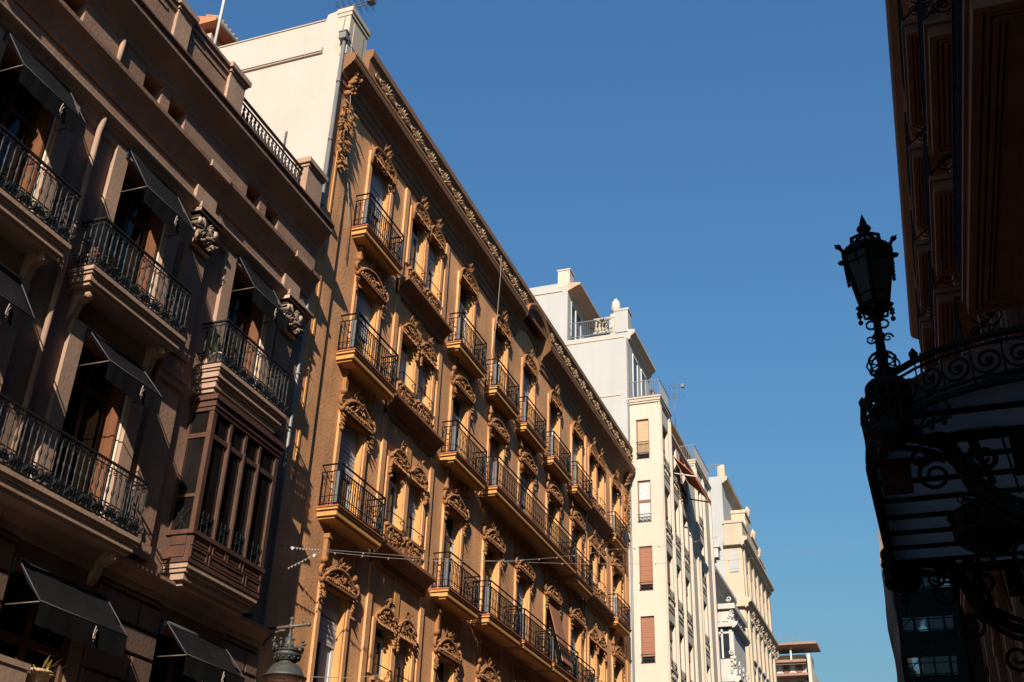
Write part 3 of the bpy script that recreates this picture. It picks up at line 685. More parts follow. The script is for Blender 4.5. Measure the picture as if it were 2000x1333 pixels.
# balconies with turned balusters
blm = MB(); blm.lathe([(.012, 0), (.012, .05), (.022, .07), (.012, .1), (.016, .25), (.024, .29), (.013, .33), (.013, .42), (.026, .47), (.026, .51), (.013, .56), (.017, .7), (.024, .74), (.012, .77), (.012, .86)], (0, 0, 0), 7); blm = blm.mesh('baluster', iron_blue)
def stone_balcony(y0, y1, zb, d, sp=.128, style=0):
    s_ = MB(); X = XL
    s_.box(X, X + d, y0, y1, zb - .07, zb); s_.box(X, X + d - .03, y0 + .03, y1 - .03, zb - .12, zb - .07); s_.box(X, X + d - .06, y0 + .06, y1 - .06, zb - .24, zb - .12); s_.box(X, X + d - .1, y0 + .1, y1 - .1, zb - .3, zb - .24)
    if style: s_.box(X, X + d - .14, y0 + .13, y1 - .13, zb - .42, zb - .3); s_.box(X, X + d - .19, y0 + .17, y1 - .17, zb - .5, zb - .42)
    so_ = s_.build('balcony', stone_trim, lb)
    if not style:
        for y_ in (y0 + .22, y1 - .36):
            c = MB(); c.prism([(X, y_, zb - .3), (X + d - .16, y_, zb - .3), (X + d - .18, y_, zb - .42), (X + .16, y_, zb - .5), (X + .1, y_, zb - .72), (X, y_, zb - .8)], (0, .14, 0)); c.tube([(X + d - .22, y_ - .01, zb - .38), (X + d - .22, y_ + .15, zb - .38)], .07, 8); c.build('corbel', stone_trim, so_)
    r = MB(); e = .05
    for z_, t in ((.95, .022), (.86, .01), (.30, .01), (.05, .014)):
        r.box(X + d - e - t, X + d - e + t, y0 + e - t, y1 - e + t, zb + z_ - t * .7, zb + z_ + t * .7)
        for yy in (y0 + e, y1 - e): r.box(X, X + d - e - t, yy - t, yy + t, zb + z_ - t * .7, zb + z_ + t * .7)
    r.build('rail', iron_blue, so_)
    sc = MB(); n = max(3, int((y1 - y0) / .15))
    for i in range(n):
        yy = y0 + e + (i + .5) * (y1 - y0 - 2 * e) / n
        sc.volute((X + d - e, yy - .03, .19 + zb), .085, .017, 1, R(-60), 1.5, n=10, m=4); sc.volute((X + d - e, yy + .035, .12 + zb), .07, .017, -1, R(120), 1.4, n=9, m=4); sc.ring((X + d - e, yy, zb + .905), .036, .008, 'x', 8, 3)
        sc.leaf((X + d - e, yy, zb + .08), .2, .04, R(60 + 60 * (i % 2)), th=.02); sc.leaf((X + d - e, yy + .07, zb + .06), .2, .035, R(120 - 60 * (i % 2)), th=.02); sc.volute((X + d - e, yy + .02, zb + .80), .045, .010, 1, R(90), 1.2, n=8, m=4)
    for yy in (y0 + e, y1 - e):
        for i in range(3):
            xx = X + (i + .5) * (d - e) / 3
            sc.volute((xx, yy, .18 + zb), .075, .012, 1, R(-60), 1.5, 'y', n=10, m=4); sc.ring((xx, yy, zb + .905), .036, .008, 'y', 8, 3)
    sc.build('scroll_band', iron_blue, so_, kind='stuff')
    n = int((y1 - y0 - 2 * e) / sp); st = (y1 - y0 - 2 * e) / n
    for i in range(n + 1): inst('baluster', blm, so_, (X + d - e, y0 + e + i * st, zb))
    for yy in (y0 + e, y1 - e):
        for i in range(1, 4): inst('baluster', blm, so_, (X + (d - e) * i / 4, yy, zb))
    return so_
stone_balcony(9.05, 11.5, 11.38, .52); stone_balcony(12.05, 14.62, 11.38, .52); stone_balcony(15.62, 18.05, 11.40, .62, style=1)
stone_balcony(8.0, 14.42, 7.54, .58)
# wooden bay window
by0, by1, bx = 15.78, 18.12, XL + .54
bw = MB(); bw.box(XL, bx, by0, by1, 7.62, 7.70); bw.box(XL, bx - .02, by0 + .02, by1 - .02, 7.7, 8.12)
bw.box(XL, bx + .03, by0 - .03, by1 + .03, 8.12, 8.2); bwo = bw.build('bay_window', wood, lb)
b = MB(); b.box(XL, bx - .02, by0 + .03, by1 - .03, 7.53, 7.615); b.box(XL, bx - .06, by0 + .06, by1 - .06, 7.46, 7.53); b.box(XL, bx - .11, by0 + .1, by1 - .1, 7.34, 7.46); b.box(XL, bx - .18, by0 + .2, by1 - .2, 7.26, 7.34); b.build('bay_base', stone_trim, bwo)
ps = MB()
muls = [by0, by0 + .62, by0 + 1.14, by0 + 1.66, by1]
for i, y_ in enumerate(muls):
    tw = .11 if i in (0, 4) else .075
    a = y_ if i == 0 else (y_ - tw if i == 4 else y_ - tw / 2)
    ps.box(bx - .1, bx, a, a + tw, 8.2, 10.5)
    if 0 < i < 4: ps.box(bx, bx + .02, a + .015, a + .035, 8.2, 10.1); ps.box(bx, bx + .02, a + .045, a + .06, 8.2, 10.1)
ps.box(XL, XL + .06, by0, by0 + .06, 8.2, 10.5); ps.box(XL, XL + .06, by1 - .06, by1, 8.2, 10.5)
ps.box(bx - .09, bx - .002, by0 + .11, by1 - .11, 9.98, 10.07); ps.box(XL + .06, bx - .1, by0 + .004, by0 + .07, 9.98, 10.07); ps.box(XL + .06, bx - .1, by0 + .004, by0 + .07, 8.82, 8.88)
ps.box(XL, bx + .015, by0 - .015, by1 + .015, 10.5, 10.58); ps.box(XL, bx + .04, by0 - .04, by1 + .04, 10.58, 10.7); ps.box(XL, bx + .08, by0 - .08, by1 + .08, 10.7, 10.8)
ps.build('bay_frame', wood, bwo)
for i in range(4):
    p = MB(); p.box(bx - .06, bx - .045, muls[i] + .04, muls[i + 1] - .04, 8.2, 9.98); p.build('pane', glass_dark, bwo)
    p = MB(); p.box(bx - .06, bx - .045, muls[i] + .04, muls[i + 1] - .04, 10.07, 10.5); p.build('pane', glass_dark, bwo)
p = MB(); p.box(XL + .06, bx - .1, by0 + .03, by0 + .04, 8.2, 10.5); p.build('pane', glass_dark, bwo)
p = MB(); p.box(XL + .06, bx - .1, by1 - .04, by1 - .03, 8.2, 10.5); p.build('pane', glass_dark, bwo)
def panel(y0, y1, z0, z1, x):
    p = MB(); t = .035
    p.box(x, x + .03, y0, y1, z0, z0 + t); p.box(x, x + .03, y0, y1, z1 - t, z1); p.box(x, x + .03, y0, y0 + t, z0 + t, z1 - t); p.box(x, x + .03, y1 - t, y1, z0 + t, z1 - t)
    p.box(x, x + .014, y0 + t + .03, y1 - t - .03, z0 + t + .03, z1 - t - .03); p.build('panel', wood, bwo)
for a, b_ in ((0, .55), (.62, 1.05), (1.09, 1.55), (1.62, 2.28)): panel(by0 + .03 + a, by0 + .03 + b_, 7.93, 8.11, bx - .02)
for a, b_ in ((0, .5), (.56, 1.72), (1.78, 2.28)): panel(by0 + .03 + a, by0 + .03 + b_, 7.71, 7.91, bx - .02)
q = MB()
for z0, z1 in ((7.72, 7.9), (7.94, 8.1)): q.box(XL + .1, bx - .12, by0 + .004, by0 + .02, z0, z1)
q.build('panel', wood, bwo)
q = MB()
for i in range(4):
    y0, y1 = muls[i] + .06, muls[i + 1] - .06
    q.tube([(bx - .02, y0, 8.5), (bx - .02, y1, 8.5)], .01, 4); q.tube([(bx - .02, y0, 8.25), (bx - .02, y1, 8.58)], .01, 4); q.tube([(bx - .02, y1, 8.25), (bx - .02, y0, 8.58)], .01, 4)
    for f in (.0, .33, .66, 1): q.tube([(bx - .02, y0 + (y1 - y0) * f, 8.2), (bx - .02, y0 + (y1 - y0) * f, 8.56 + .05 * (f in (.33, .66)))], .009, 4)
for f in (0, .5, 1): q.tube([(XL + .1 + .3 * f, by0 - .0, 8.2), (XL + .1 + .3 * (1 - f), by0 - .0, 8.6)], .009, 4)
q.build('guard_grille', iron_blue, bwo)

# ============================================================ awnings
def glyph(mb, x, yc, zt):
    """tall stroke running into a looped figure six"""
    mb.tube([(x, yc + .005, zt), (x, yc - .01, zt - .07), (x, yc - .022, zt - .14), (x, yc - .02, zt - .175), (x, yc, zt - .2), (x, yc + .02, zt - .175), (x, yc + .016, zt - .145), (x, yc - .004, zt - .135), (x, yc - .02, zt - .16)], .0085, 5)
    mb.tube([(x, yc + .04, zt - .045), (x, yc + .02, zt - .085), (x, yc - .005, zt - .14)], .007, 5)
    mb.ball((x, yc + .005, zt - .225), .006, .01, .006, 6, 4)
def awning(y0, y1, zt, zo, proj, label, xw=XL + .1, val=.33):
    t = thing('window_awning', label, 'awning', (xw, (y0 + y1) / 2, zo - val), 'navy awnings on the rose stone facade')
    c = MB(); n = 9
    rows = []
    for j in range(6):
        f = j / 5; rows.append([(xw + proj * f, y0 + (y1 - y0) * i / (n - 1), zt + (zo - zt) * f - .05 * math.sin(math.pi * f) * (1 + .5 * math.sin(i * 2.1 + y0)) - .016 * math.sin(i * 1.4 + f * 5 + y0 * 3)) for i in range(n)])
    vv = [p for r in rows for p in r]; ff = [(j*n+i, j*n+i+1, (j+1)*n+i+1, (j+1)*n+i) for j in range(5) for i in range(n-1)]
    c._add(vv, ff, True); c.build('canvas', canvas, t)
    v = MB(); k = 25; tp = []; bt = []
    for i in range(k):
        y_ = y0 + (y1 - y0) * i / (k - 1); tp.append((xw + proj + .004, y_, zo)); bt.append((xw + proj + 0.006 * math.sin(i * 1.1) - .03 * math.sin(math.pi * i / (k - 1)), y_, zo - val - .008 * math.sin(i * 1.3)))
    v._add(tp + bt, [(i, i + 1, k + i + 1, k + i) for i in range(k - 1)], True)
    v.build('valance', canvas, t)
    f = MB()
    for yy in (y0, y1): f.tube([(xw, yy, zt + .008), (xw + proj, yy, zo + .008)], .011, 5)
    f.tube([(xw + proj, y0, zo + .004), (xw + proj, y1, zo + .004)], .010, 5); f.build('piping', piping, t)
    for yy in (y0 + .015, y1 - .015): a = MB(); a.tube([(xw - .16, yy, zo - .01), (xw + proj, yy, zo - .01)], .012, 5); a.build('arm', lamp_brass, t)
    a = MB(); a.tube([(xw - .02, y0 + .02, zt + .02), (xw - .02, y1 - .02, zt + .02)], .03, 6); a.build('roller', piping, t)
    a = MB(); a.box(xw - .1, xw, y0 - .06, y0 - .02, zt - .2, zt + .02); a.build('crank_box', piping, t)
    e = MB(); glyph(e, xw + proj + .014, y0 + (y1 - y0) * .62, zo - .035); e.build('emblem', emblem_m, t)
awning(9.56, 11.02, 14.24, 13.44, .52, 'navy awning in the uppermost row, farthest from the wooden bay window')
awning(12.65, 14.1, 14.26, 13.36, .55, 'navy awning in the upper row above the balcony with red flowers')
awning(16.27, 17.62, 14.28, 13.46, .50, 'navy awning in the upper row just above the balcony over the wooden bay')
awning(9.7, 11.1, 10.56, 9.8, .5, 'navy awning in the middle row, farthest from the wooden bay window')
awning(12.72, 14.14, 10.6, 9.95, .56, 'navy awning in the middle row, next to the wooden bay window')
awning(12.46, 14.46, 6.62, 5.97, .56, 'wide navy awning in the lowest row above the wicker planter')
awning(16.1, 17.94, 6.66, 6.1, .5, 'wide navy awning in the lowest row, right below the wooden bay window')

# ============================================================ pots and plants
def leaves(mb, rng, n, c, r, h, ln=.09, wd=.018):
    for i in range(n):
        a = rng.random() * 6.28; rr = r * rng.random() ** .5; z_ = h * rng.random()
        p = Vector((c[0] + rr * math.cos(a), c[1] + rr * math.sin(a), c[2] + z_))
        d = Vector((math.cos(a) * .6, math.sin(a) * .6, rng.uniform(-.2, 1))).normalized() * ln * rng.uniform(.6, 1.3)
        s_ = Vector((-math.sin(a), math.cos(a), rng.uniform(-.4, .4))).normalized() * wd
        mb._add([tuple(p), tuple(p + d * .5 + s_), tuple(p + d), tuple(p + d * .5 - s_)], [(0, 1, 2, 3)])
def pot(name, label, loc, r, h, flower=0, n=60, pm=None, lm=None, cat='flower pot'):
    rng = random.Random(int(loc[1] * 100)); t = thing(name, label, cat, loc)
    p = MB(); p.lathe([(r * .7, 0), (r, h), (r * 1.08, h), (r * 1.08, h * 1.12), (r * .9, h * 1.12), (r * .9, h * .9), (0.0, h * .9)], loc, 12); p.build('pot', pm or pot_m, t)
    l = MB(); leaves(l, rng, n, (loc[0], loc[1], loc[2] + h), r * 1.4, h * (1.4 if r < .2 else .3), r * .9, r * (.22 if r < .2 else .1)); l.build('foliage', lm or leaf_m, t, kind='stuff')
    if flower:
        f = MB()
        for i in range(flower):
            a = rng.random() * 6.28; f.ball((loc[0] + r * 1.3 * math.cos(a) * rng.random(), loc[1] + r * 1.9 * math.sin(a), loc[2] + h + rng.uniform(.6, 2.0) * h), .03, .03, .025, 6, 4)
        f.build('blooms', petal, t, kind='stuff')
pot('flower_pot', 'pot of red geraniums on the balcony below the upper middle awning', (XL + .36, 12.42, 11.385), .11, .16, 16, 90)
pot('flower_pot', 'pale speckled planter at the near end of the balcony over the wooden bay', (XL + .4, 15.85, 11.405), .14, .26, 0, 40)
pot('hanging_planter', 'wicker planter with yellowing leaves under a wide navy awning', (XL + .62, 12.75, 4.72), .22, .3, 0, 26, basket_m, leaf_dry, 'planter')
g = MB(); rng = random.Random(2)
sp_ = thing('stone_planter_shelf', 'stone ledge with a stone trough beside the wicker planter', 'ledge', (XL, 12.4, 4.5))
g.box(XL, XL + .8, 11.3, 13.3, 4.6, 4.7); g.box(XL, XL + .74, 11.34, 13.26, 4.5, 4.6); g.build('ledge', stone_trim, sp_)
g = MB(); g.box(XL + .42, XL + .8, 11.5, 12.4, 4.72, 5.04); g.box(XL + .4, XL + .82, 11.48, 12.42, 4.98, 5.06); g.build('trough', stone_trim, sp_)

# ============================================================ flag pole, penthouse, antennas
t = thing('flag_pole', 'thin white flag pole rising from the rose stone parapet', 'pole', (XL - .1, 14.45, 17.0))
p = MB(); p.tube([(XL - .1, 14.45, 17.0), (XL - .1, 14.45, 23)], .035, 8); p.build('shaft', white_paint, t); p = MB(); p.lathe([(.06, 0), (.06, .3)], (XL - .1, 14.45, 17.9), 8); p.build('sleeve', zinc, t)
ph = thing('rooftop_house', 'small beige rooftop house with tiled eave and gutter behind the cream wall', 'house', (-20, 22.5, 22.6))
b = MB(); b.box(-23, -18.35, 20.95, 25, 22.6, 26.7); b.build('wall', cream_shade, ph)
b = MB(); b.prism([(-18, 20.65, 26.85), (-18, 20.65, 26.95), (-20.6, 20.65, 27.9), (-23.3, 20.65, 26.95), (-23.3, 20.65, 26.85)], (0, 4.6, 0)); rf = b.build('roof', roof_tile, ph)
tm = MB(); tm.tube([(0, 0, 0), (-.5, 0, .2)], .075, 6); tm = tm.mesh('roof_tile', roof_tile)
for i in range(22): inst('roof_tile', tm, rf, (-17.96, 20.72 + .2 * i, 26.97))
b = MB(); b.tube([(-17.95, 20.6, 26.85), (-17.95, 25, 26.85)], .07, 7); b.build('gutter', zinc, ph)
def antenna(label, base, h, kind):
    t = thing('roof_antenna', label, 'antenna', base); a = MB(); x, y, z = base
    a.tube([(x, y, z), (x, y, z + h)], .022, 5); a.build('mast', iron_grey, t); a = MB()
    if kind == 0:
        for zz in (h * .72, h * .9):
            a.tube([(x - .5, y, z + zz), (x + .5, y, z + zz)], .014, 4)
            for i in range(6): a.tube([(x - .45 + i * .18, y - .28, z + zz), (x - .45 + i * .18, y + .28, z + zz)], .009, 4)
        a.box(x + .4, x + .6, y - .1, y + .1, z + h * .9 - .1, z + h * .9 + .1)
    else:
        for i in range(9): a.tube([(x, y - .25, z + h * .3 + i * .12), (x, y + .25, z + h * .3 + i * .12)], .012, 4)
    a.build('elements', iron_grey, t)
antenna('spiky antenna on the corner pedestal of the ochre building', (-12.5, OY0 + .35, 24.2), .55, 0)
antenna('ladder-shaped antenna above the ochre parapet near the cream wall', (-13.6, 23.2, 22.6), 2.6, 1)
for i, (y_, h) in enumerate(((31.9, 1.55), (32.7, 1.35), (33.6, 1.2), (34.5, .95))):
    t = thing('roof_post', 'thin grey post, %s of four behind the middle of the ochre parapet' % ('leftmost', 'second from left', 'third from left', 'rightmost')[i], 'post', (-12.9, y_, 22.6), 'posts behind the ochre parapet')
    p = MB(); p.tube([(-12.9, y_, 22.6), (-12.9, y_, 23.3 + h * .62)], .035, 6); p.build('shaft', zinc, t)
    p = MB(); p.lathe([(.05, 0), (.05, .06)], (-12.9, y_, 23.25 + h * .62), 6); p.build('cap', zinc, t)
t = thing('roof_ladder_rail', 'thin iron handrail where the ochre parapet meets the white building', 'handrail', (-12.9, 46.6, 22.6))
p = MB(); p.tube([(-12.9, 46.0, 23.2), (-12.9, 46.0, 24.7), (-12.9, 47.2, 24.7), (-12.9, 47.2, 22.7)], .03, 5); p.build('rail', iron_grey, t)

# ============================================================ WHITE BUILDING with box bays
WY = 48.32; WX = -12.3; BX = -10.85
wb = thing('white_apartment_building', 'bright white apartment building with cream box bays and brown blinds beyond the ochre one', 'building', (WX, 54, 0))
b = MB(); b.prism([(WX, WY, 0), (-26, WY, 0), (-26, WY, 30.0), (WX, WY, 30.0)], (0, 4.4, 0)); b.build('party_wall', white_wall, wb)
b = MB(); b.box(-26, -15.5, WY + .01, WY + 9, 29.9, 33.55); pho = b.build('penthouse', white_wall, wb)
b = MB(); b.box(-16.05, -15.4, WY + .005, WY + .7, 33.3, 34.3); b.box(-16.1, -15.35, WY - .03, WY + .75, 34.3, 34.38); b.build('chimney_block', cream_wall, pho)
b = MB(); b.sweepy([(0, 33.0), (.5, 33.25), (.7, 33.3), (.7, 33.42), (0, 33.5)], [WY, WY + 8.6], -15.5); b.build('eave', soffit_wood, pho)
b = MB(); b.box(-15.52, -15.46, WY + .5, WY + 2.2, 30.6, 32.5); b.build('penthouse_door', glass, pho)
b = MB()
for y_ in (0.5, 1.3, 2.2): b.box(-15.46, -15.42, WY + y_ - .05, WY + y_ + .05, 30.5, 32.6)
b.build('door_frame', white_paint, pho)
for nm, x0, x1, z_ in (('', -26, -15.8, 33.02), ('', -26, -12.5, 29.72), ('', -26, -12.7, 26.5)):
    b = MB(); b.box(x0, x1, WY - .035, WY, z_, z_ + .09); b.build('string_course', cream_shade, wb)
b = MB(); b.sweepy([(0, 29.55), (.1, 29.6), (.14, 29.75), (.3, 29.88), (.36, 29.95), (.36, 30.1), (0, 30.15)], [WY - .01, WY + 4.45], WX); b.build('cornice', cream_shade, wb)
b = MB(); b.box(-12.98, WX + .02, WY - .005, WY + .7, 30.05, 31.3); b.box(-13.0, WX + .06, WY - .03, WY + .75, 31.3, 31.42); b.box(-12.7, WX - .05, WY + .1, WY + .6, 31.42, 31.5); b.build('parapet_block', white_wall, wb)
b = MB(); b.box(-15.45, -12.98, WY + .08, WY + .1, 30.15, 30.2); b.box(-15.45, -12.98, WY + .08, WY + .1, 31.0, 31.04)
for i in range(26): b.box(-15.4 + i * .095, -15.388 + i * .095, WY + .085, WY + .097, 30.2, 31.0)
b.build('terrace_railing', iron_grey, wb)
bt = MB(); bt.box(-14.5, -13.1, WY + 1.4, WY + 1.6, 31.0, 31.08); bt.box(-14.5, -13.1, WY + 1.38, WY + 1.62, 31.75, 31.88); bt.box(-13.55, -13.05, WY + 1.3, WY + 1.7, 30.1, 31.98); bto = bt.build('terrace_balustrade', cream_wall, wb)
tb = MB(); tb.lathe([(.05, 0), (.07, .05), (.09, .2), (.05, .38), (.05, .5), (.08, .6), (.06, .67)], (0, 0, 0), 8); tb = tb.mesh('baluster', cream_wall)
for i in range(5): inst('baluster', tb, bto, (-14.38 + i * .19, WY + 1.5, 31.08))
u = MB(); u.lathe([(.16, 0), (.2, .05), (.12, .1), (.2, .18), (.26, .3), (.21, .78), (.12, .84), (.1, .9), (.12, .94), (.0, 1.02)], (-13.3, WY + 1.5, 31.98), 10); u.build('urn', cream_wall, bto)
b = MB(); rng = random.Random(8); leaves(b, rng, 90, (-13.8, WY + .3, 30.3), .5, .5, .2, .04); b.build('terrace_plants', leaf_m, wb, kind='stuff')
b = MB(); b.tube([(WX - .02, WY - .06, 29.6), (WX - .02, WY - .06, 0.5)], .05, 6); b.build('corner_pipe', zinc, wb)
# upper facade of the white block
for y_ in (49.2, 50.9):
    b = MB(); b.box(WX - .02, WX + .015, y_, y_ + .8, 26.4, 28.9); wo = b.build('window', glass, wb)
    b = MB(); b.box(WX, WX + .05, y_ - .1, y_, 26.4, 29.0); b.box(WX, WX + .05, y_ + .8, y_ + .9, 26.4, 29.0); b.box(WX, WX + .06, y_ - .1, y_ + .9, 29.0, 29.15); b.build('frame', white_paint, wo)
b = MB(); b.box(-26, WX - .1, WY + 4.4, 60.6, 0, 28.2); b.build('rear_block', cream_shade, wb)
b = MB(); b.sweepy([(0, 27.85), (.5, 28.1), (.62, 28.15), (.62, 28.3), (0, 28.4)], [WY + 4.5, 60.7], WX - .1); b.build('eave', soffit_wood, wb)
for y_ in (53.6, 56.4):
    b = MB(); b.box(WX - .6, WX - .0, y_, y_ + .8, 28.3, 29.2); b.box(WX - .64, WX + .04, y_ - .04, y_ + .84, 29.2, 29.3); b.build('roof_pier', cream_wall, wb)
# box bays
SEG = [(WY + .02, 50.5), (56.5, 60.5)]
fh = []; FZ = [24.0, 20.85, 17.65, 14.45, 11.25, 8.0]           # window centres
colm = [(48.95, 50.15), (50.75, 51.95), (52.75, 53.95), (56.85, 58.1)]
for z_ in FZ:
    for a, b_ in colm:
        if z_ > 23 and 50.5 < a < 56: a, b_ = a + .1, b_ + .1
        fh.append((a, b_, z_ - 1.05, z_ + 1.05))
w = MB(); wall_holes(w, BX, WY + .02, 60.5, 0, 22.3, [h for h in fh if h[2] < 22], .25)
for a, b_ in SEG: wall_holes(w, BX, a, b_, 22.3, 25.9, [h for h in fh if h[2] > 22 and a < h[0] < b_], .25)
wall_holes(w, BX - .03, 50.5, 56.5, 22.3, 25.2, [h for h in fh if h[2] > 22 and 50.5 < h[0] < 56.5], .25)
w.build('bay_front', cream_wall, wb)
ew = []
for z_ in FZ: ew.append((-11.99, -11.37, z_ + .04 - 1.03, z_ + .04 + 1.03))
sw = MB()
def wall_holes_y(mb, Y, x0, x1, z0, z1, holes, depth):
    xs = sorted(set([x0, x1] + [h[0] for h in holes] + [h[1] for h in holes])); zs = sorted(set([z0, z1] + [h[2] for h in holes] + [h[3] for h in holes]))
    for i in range(len(xs) - 1):
        for j in range(len(zs) - 1):
            cx, cz = (xs[i] + xs[i+1]) / 2, (zs[j] + zs[j+1]) / 2
            if any(h[0] < cx < h[1] and h[2] < cz < h[3] for h in holes): continue
            mb.quad((xs[i], Y, zs[j]), (xs[i+1], Y, zs[j]), (xs[i+1], Y, zs[j+1]), (xs[i], Y, zs[j+1]))
    B = Y + depth
    for a, b_, c, d in holes:
        mb.quad((a,Y,c),(a,B,c),(a,B,d),(a,Y,d)); mb.quad((b_,Y,c),(b_,B,c),(b_,B,d),(b_,Y,d)); mb.quad((a,Y,d),(b_,Y,d),(b_,B,d),(a,B,d)); mb.quad((a,Y,c),(b_,Y,c),(b_,B,c),(a,B,c))
wall_holes_y(sw, WY + .02, WX, BX, 0, 25.9, ew, .12)
wall_holes_y(sw, 56.5, WX, BX, 22.3, 25.9, [], .1)
sw.quad((WX, 60.5, 0), (BX, 60.5, 0), (BX, 60.5, 25.9), (WX, 60.5, 25.9)); sw.quad((WX, 50.5, 22.3), (BX, 50.5, 22.3), (BX, 50.5, 25.9), (WX, 50.5, 25.9)); sw.quad((WX, 50.5, 25.2), (BX - .03, 50.5, 25.2), (BX - .03, 56.5, 25.2), (WX, 56.5, 25.2))
sw.build('bay_side', cream_wall, wb)
for a, b_ in SEG:
    r = MB(); r.box(WX - .1, BX + .06, a - .06, b_ + .06, 25.9, 26.0); r.box(WX - .1, BX + .1, a - .1, b_ + .1, 26.0, 26.14); r.box(WX - .1, BX + .14, a - .14, b_ + .14, 26.14, 26.22); ro = r.build('bay_roof', cream_shade, wb)
    q = MB(); q.box(BX + .03, BX + .06, a, b_, 27.1, 27.14); q.box(WX, BX + .03, a, a + .03, 27.1, 27.14); q.box(BX + .03, BX + .06, a, b_, 26.3, 26.33); q.box(WX, BX + .03, a, a + .03, 26.3, 26.33)
    for i in range(int((b_ - a) / .12)): q.box(BX + .035, BX + .055, a + i * .12, a + i * .12 + .018, 26.22, 27.1)
    for i in range(12): q.box(WX + .1 + i * .118, WX + .118 + i * .118, a + .005, a + .025, 26.22, 27.1)
    q.build('roof_railing', iron_grey, ro)
# corner pilasters of the bays
for y_ in (WY - .02, 50.3, 52.2, 54.35, 55.9, 56.45, 58.4, 60.2):
    top = 25.9 if y_ < 51 or y_ > 56.4 else 22.3
    p = MB(); p.box(BX, BX + .07, y_, y_ + .3, 0, top); p.box(BX + .07, BX + .11, y_ + .08, y_ + .22, 0, top - .2); p.build('pilaster', cream_wall, wb)
for k, z_ in enumerate(FZ):
    bm_ = (blind_tan, None, blind_brown, blind_brown, blind_brown, None)[k]
    z0, z1 = z_ + .04 - 1.03, z_ + .04 + 1.03; Y = WY + .1
    f = MB(); f.box(-11.99, -11.94, Y, Y + .04, z0, z1); f.box(-11.42, -11.37, Y, Y + .04, z0, z1); f.box(-11.94, -11.42, Y + .002, Y + .04, z1 - .07, z1); f.box(-11.94, -11.42, Y + .002, Y + .04, z0, z0 + .06)
    if bm_ is None: f.box(-11.94, -11.42, Y + .002, Y + .04, z0 + .98, z0 + 1.12)
    fo = f.build('window', wood_orange, wb)
    if bm_:
        s_ = MB()
        for i in range(16): s_.box(-11.94, -11.42, Y + .008 + .006 * (i % 2), Y + .03, z0 + .3 + i * (1.69 / 16), z0 + .3 + (i + .94) * (1.69 / 16))
        s_.build('roller_blind', bm_, fo); s_ = MB(); s_.box(-11.94, -11.42, Y + .03, Y + .04, z0, z0 + .3); s_.build('pane', glass, fo)
    else:
        for a, b_ in ((.06, .98), (1.12, 1.99)):
            s_ = MB(); s_.box(-11.94, -11.42, Y + .02, Y + .03, z0 + a, z0 + b_); s_.build('pane', curtain, fo)
    gq = MB(); top = .85 if k == 0 else .36; Yg = WY - .03
    gq.box(-12.0, -11.36, Yg, Yg + .015, z0 + top, z0 + top + .03); gq.box(-12.0, -11.36, Yg, Yg + .015, z0 + .02, z0 + .05)
    if k == 0:
        for i in range(11): gq.box(-11.97 + i * .059, -11.955 + i * .059, Yg, Yg + .012, z0 + .3, z0 + top)
        gq.box(-12.0, -11.36, Yg, Yg + .015, z0 + .28, z0 + .31)
    for i in range(3):
        gq.ring((-11.87 + i * .19, Yg + .006, z0 + .16), .085, .014, 'y', 10, 4); gq.volute((-11.87 + i * .19, Yg + .006, z0 + .16), .06, .01, 1, 0, 1.2, 'y', 9, 4)
    gq.build('guard_grille', iron, fo)
for a, b_, z0, z1 in fh:
    f = MB(); X = BX - .2; f.box(X, X + .04, a, a + .06, z0, z1); f.box(X, X + .04, b_ - .06, b_, z0, z1); f.box(X + .001, X + .039, a + .06, b_ - .06, z1 - .06, z1); f.box(X + .001, X + .039, (a + b_)/2 - .04, (a + b_)/2 + .04, z0, z1 - .06); f.box(X + .002, X + .038, a + .06, b_ - .06, z0 + 1.0, z0 + 1.1)
    fo = f.build('window', wood_orange, wb)
    p = MB(); p.box(X + .01, X + .02, a + .06, b_ - .06, z0, z1 - .06); p.build('pane', glass, fo)
    p = MB(); k = random.Random(int(a * 10 + z0)).choice((0, .35, .7, 1.3)) ; 
    if k: p.box(X + .045, X + .07, a + .02, b_ - .02, z1 - k, z1); p.build('roller_blind', blind_brown, fo)
    s_ = MB(); s_.box(BX - .02, BX + .06, a - .05, b_ + .05, z0 - .1, z0); s_.box(BX, BX + .03, a, b_, z0 - .62, z0 - .52); s_.box(BX, BX + .03, a, b_, z0 - .42, z0 - .36)
    for i in range(2): s_.ring((BX + .02, a + .4 + i * .4, z0 - .25), .1, .022, 'x', 8, 4)
    s_.build('sill', cream_shade, fo)
    q = MB(); q.box(BX + .03, BX + .045, a, b_, z0 + .32, z0 + .35); q.box(BX + .03, BX + .045, a, b_, z0 + .03, z0 + .05)
    for i in range(5): q.ring((BX + .037, a + .14 + i * .23, z0 + .18), .1, .014, 'x', 8, 4)
    q.build('guard_grille', iron, fo)
# orange awning over the recessed terrace
t = thing('terrace_awning', 'orange awning sloping out between the two cream bays', 'awning', (BX, 52.9, 22.8))
c = MB(); c.prism([(BX, 51.1, 24.2), (BX, 51.1, 24.24), (BX + 1.1, 51.1, 23.04), (BX + 1.1, 51.1, 23.0)], (0, 3.6, 0)); c.build('canvas', orange_canvas, t)
c = MB(); c.tube([(BX + 1.1, 51.1, 23.0), (BX + 1.1, 54.7, 23.0)], .045, 6); c.build('front_bar', white_paint, t)
for y_ in (51.12, 54.68): c = MB(); c.tube([(BX, y_, 23.3), (BX + 1.1, y_, 23.0)], .04, 5); c.build('arm', white_paint, t)
c = MB(); c.box(BX + 1.1, BX + 1.12, 51.1, 54.7, 22.8, 22.98); c.build('valance', orange_canvas, t)
b = MB(); b.box(WX - .1, BX + .06, 50.52, 56.48, 25.2, 25.32); b.build('terrace_slab', cream_shade, wb)
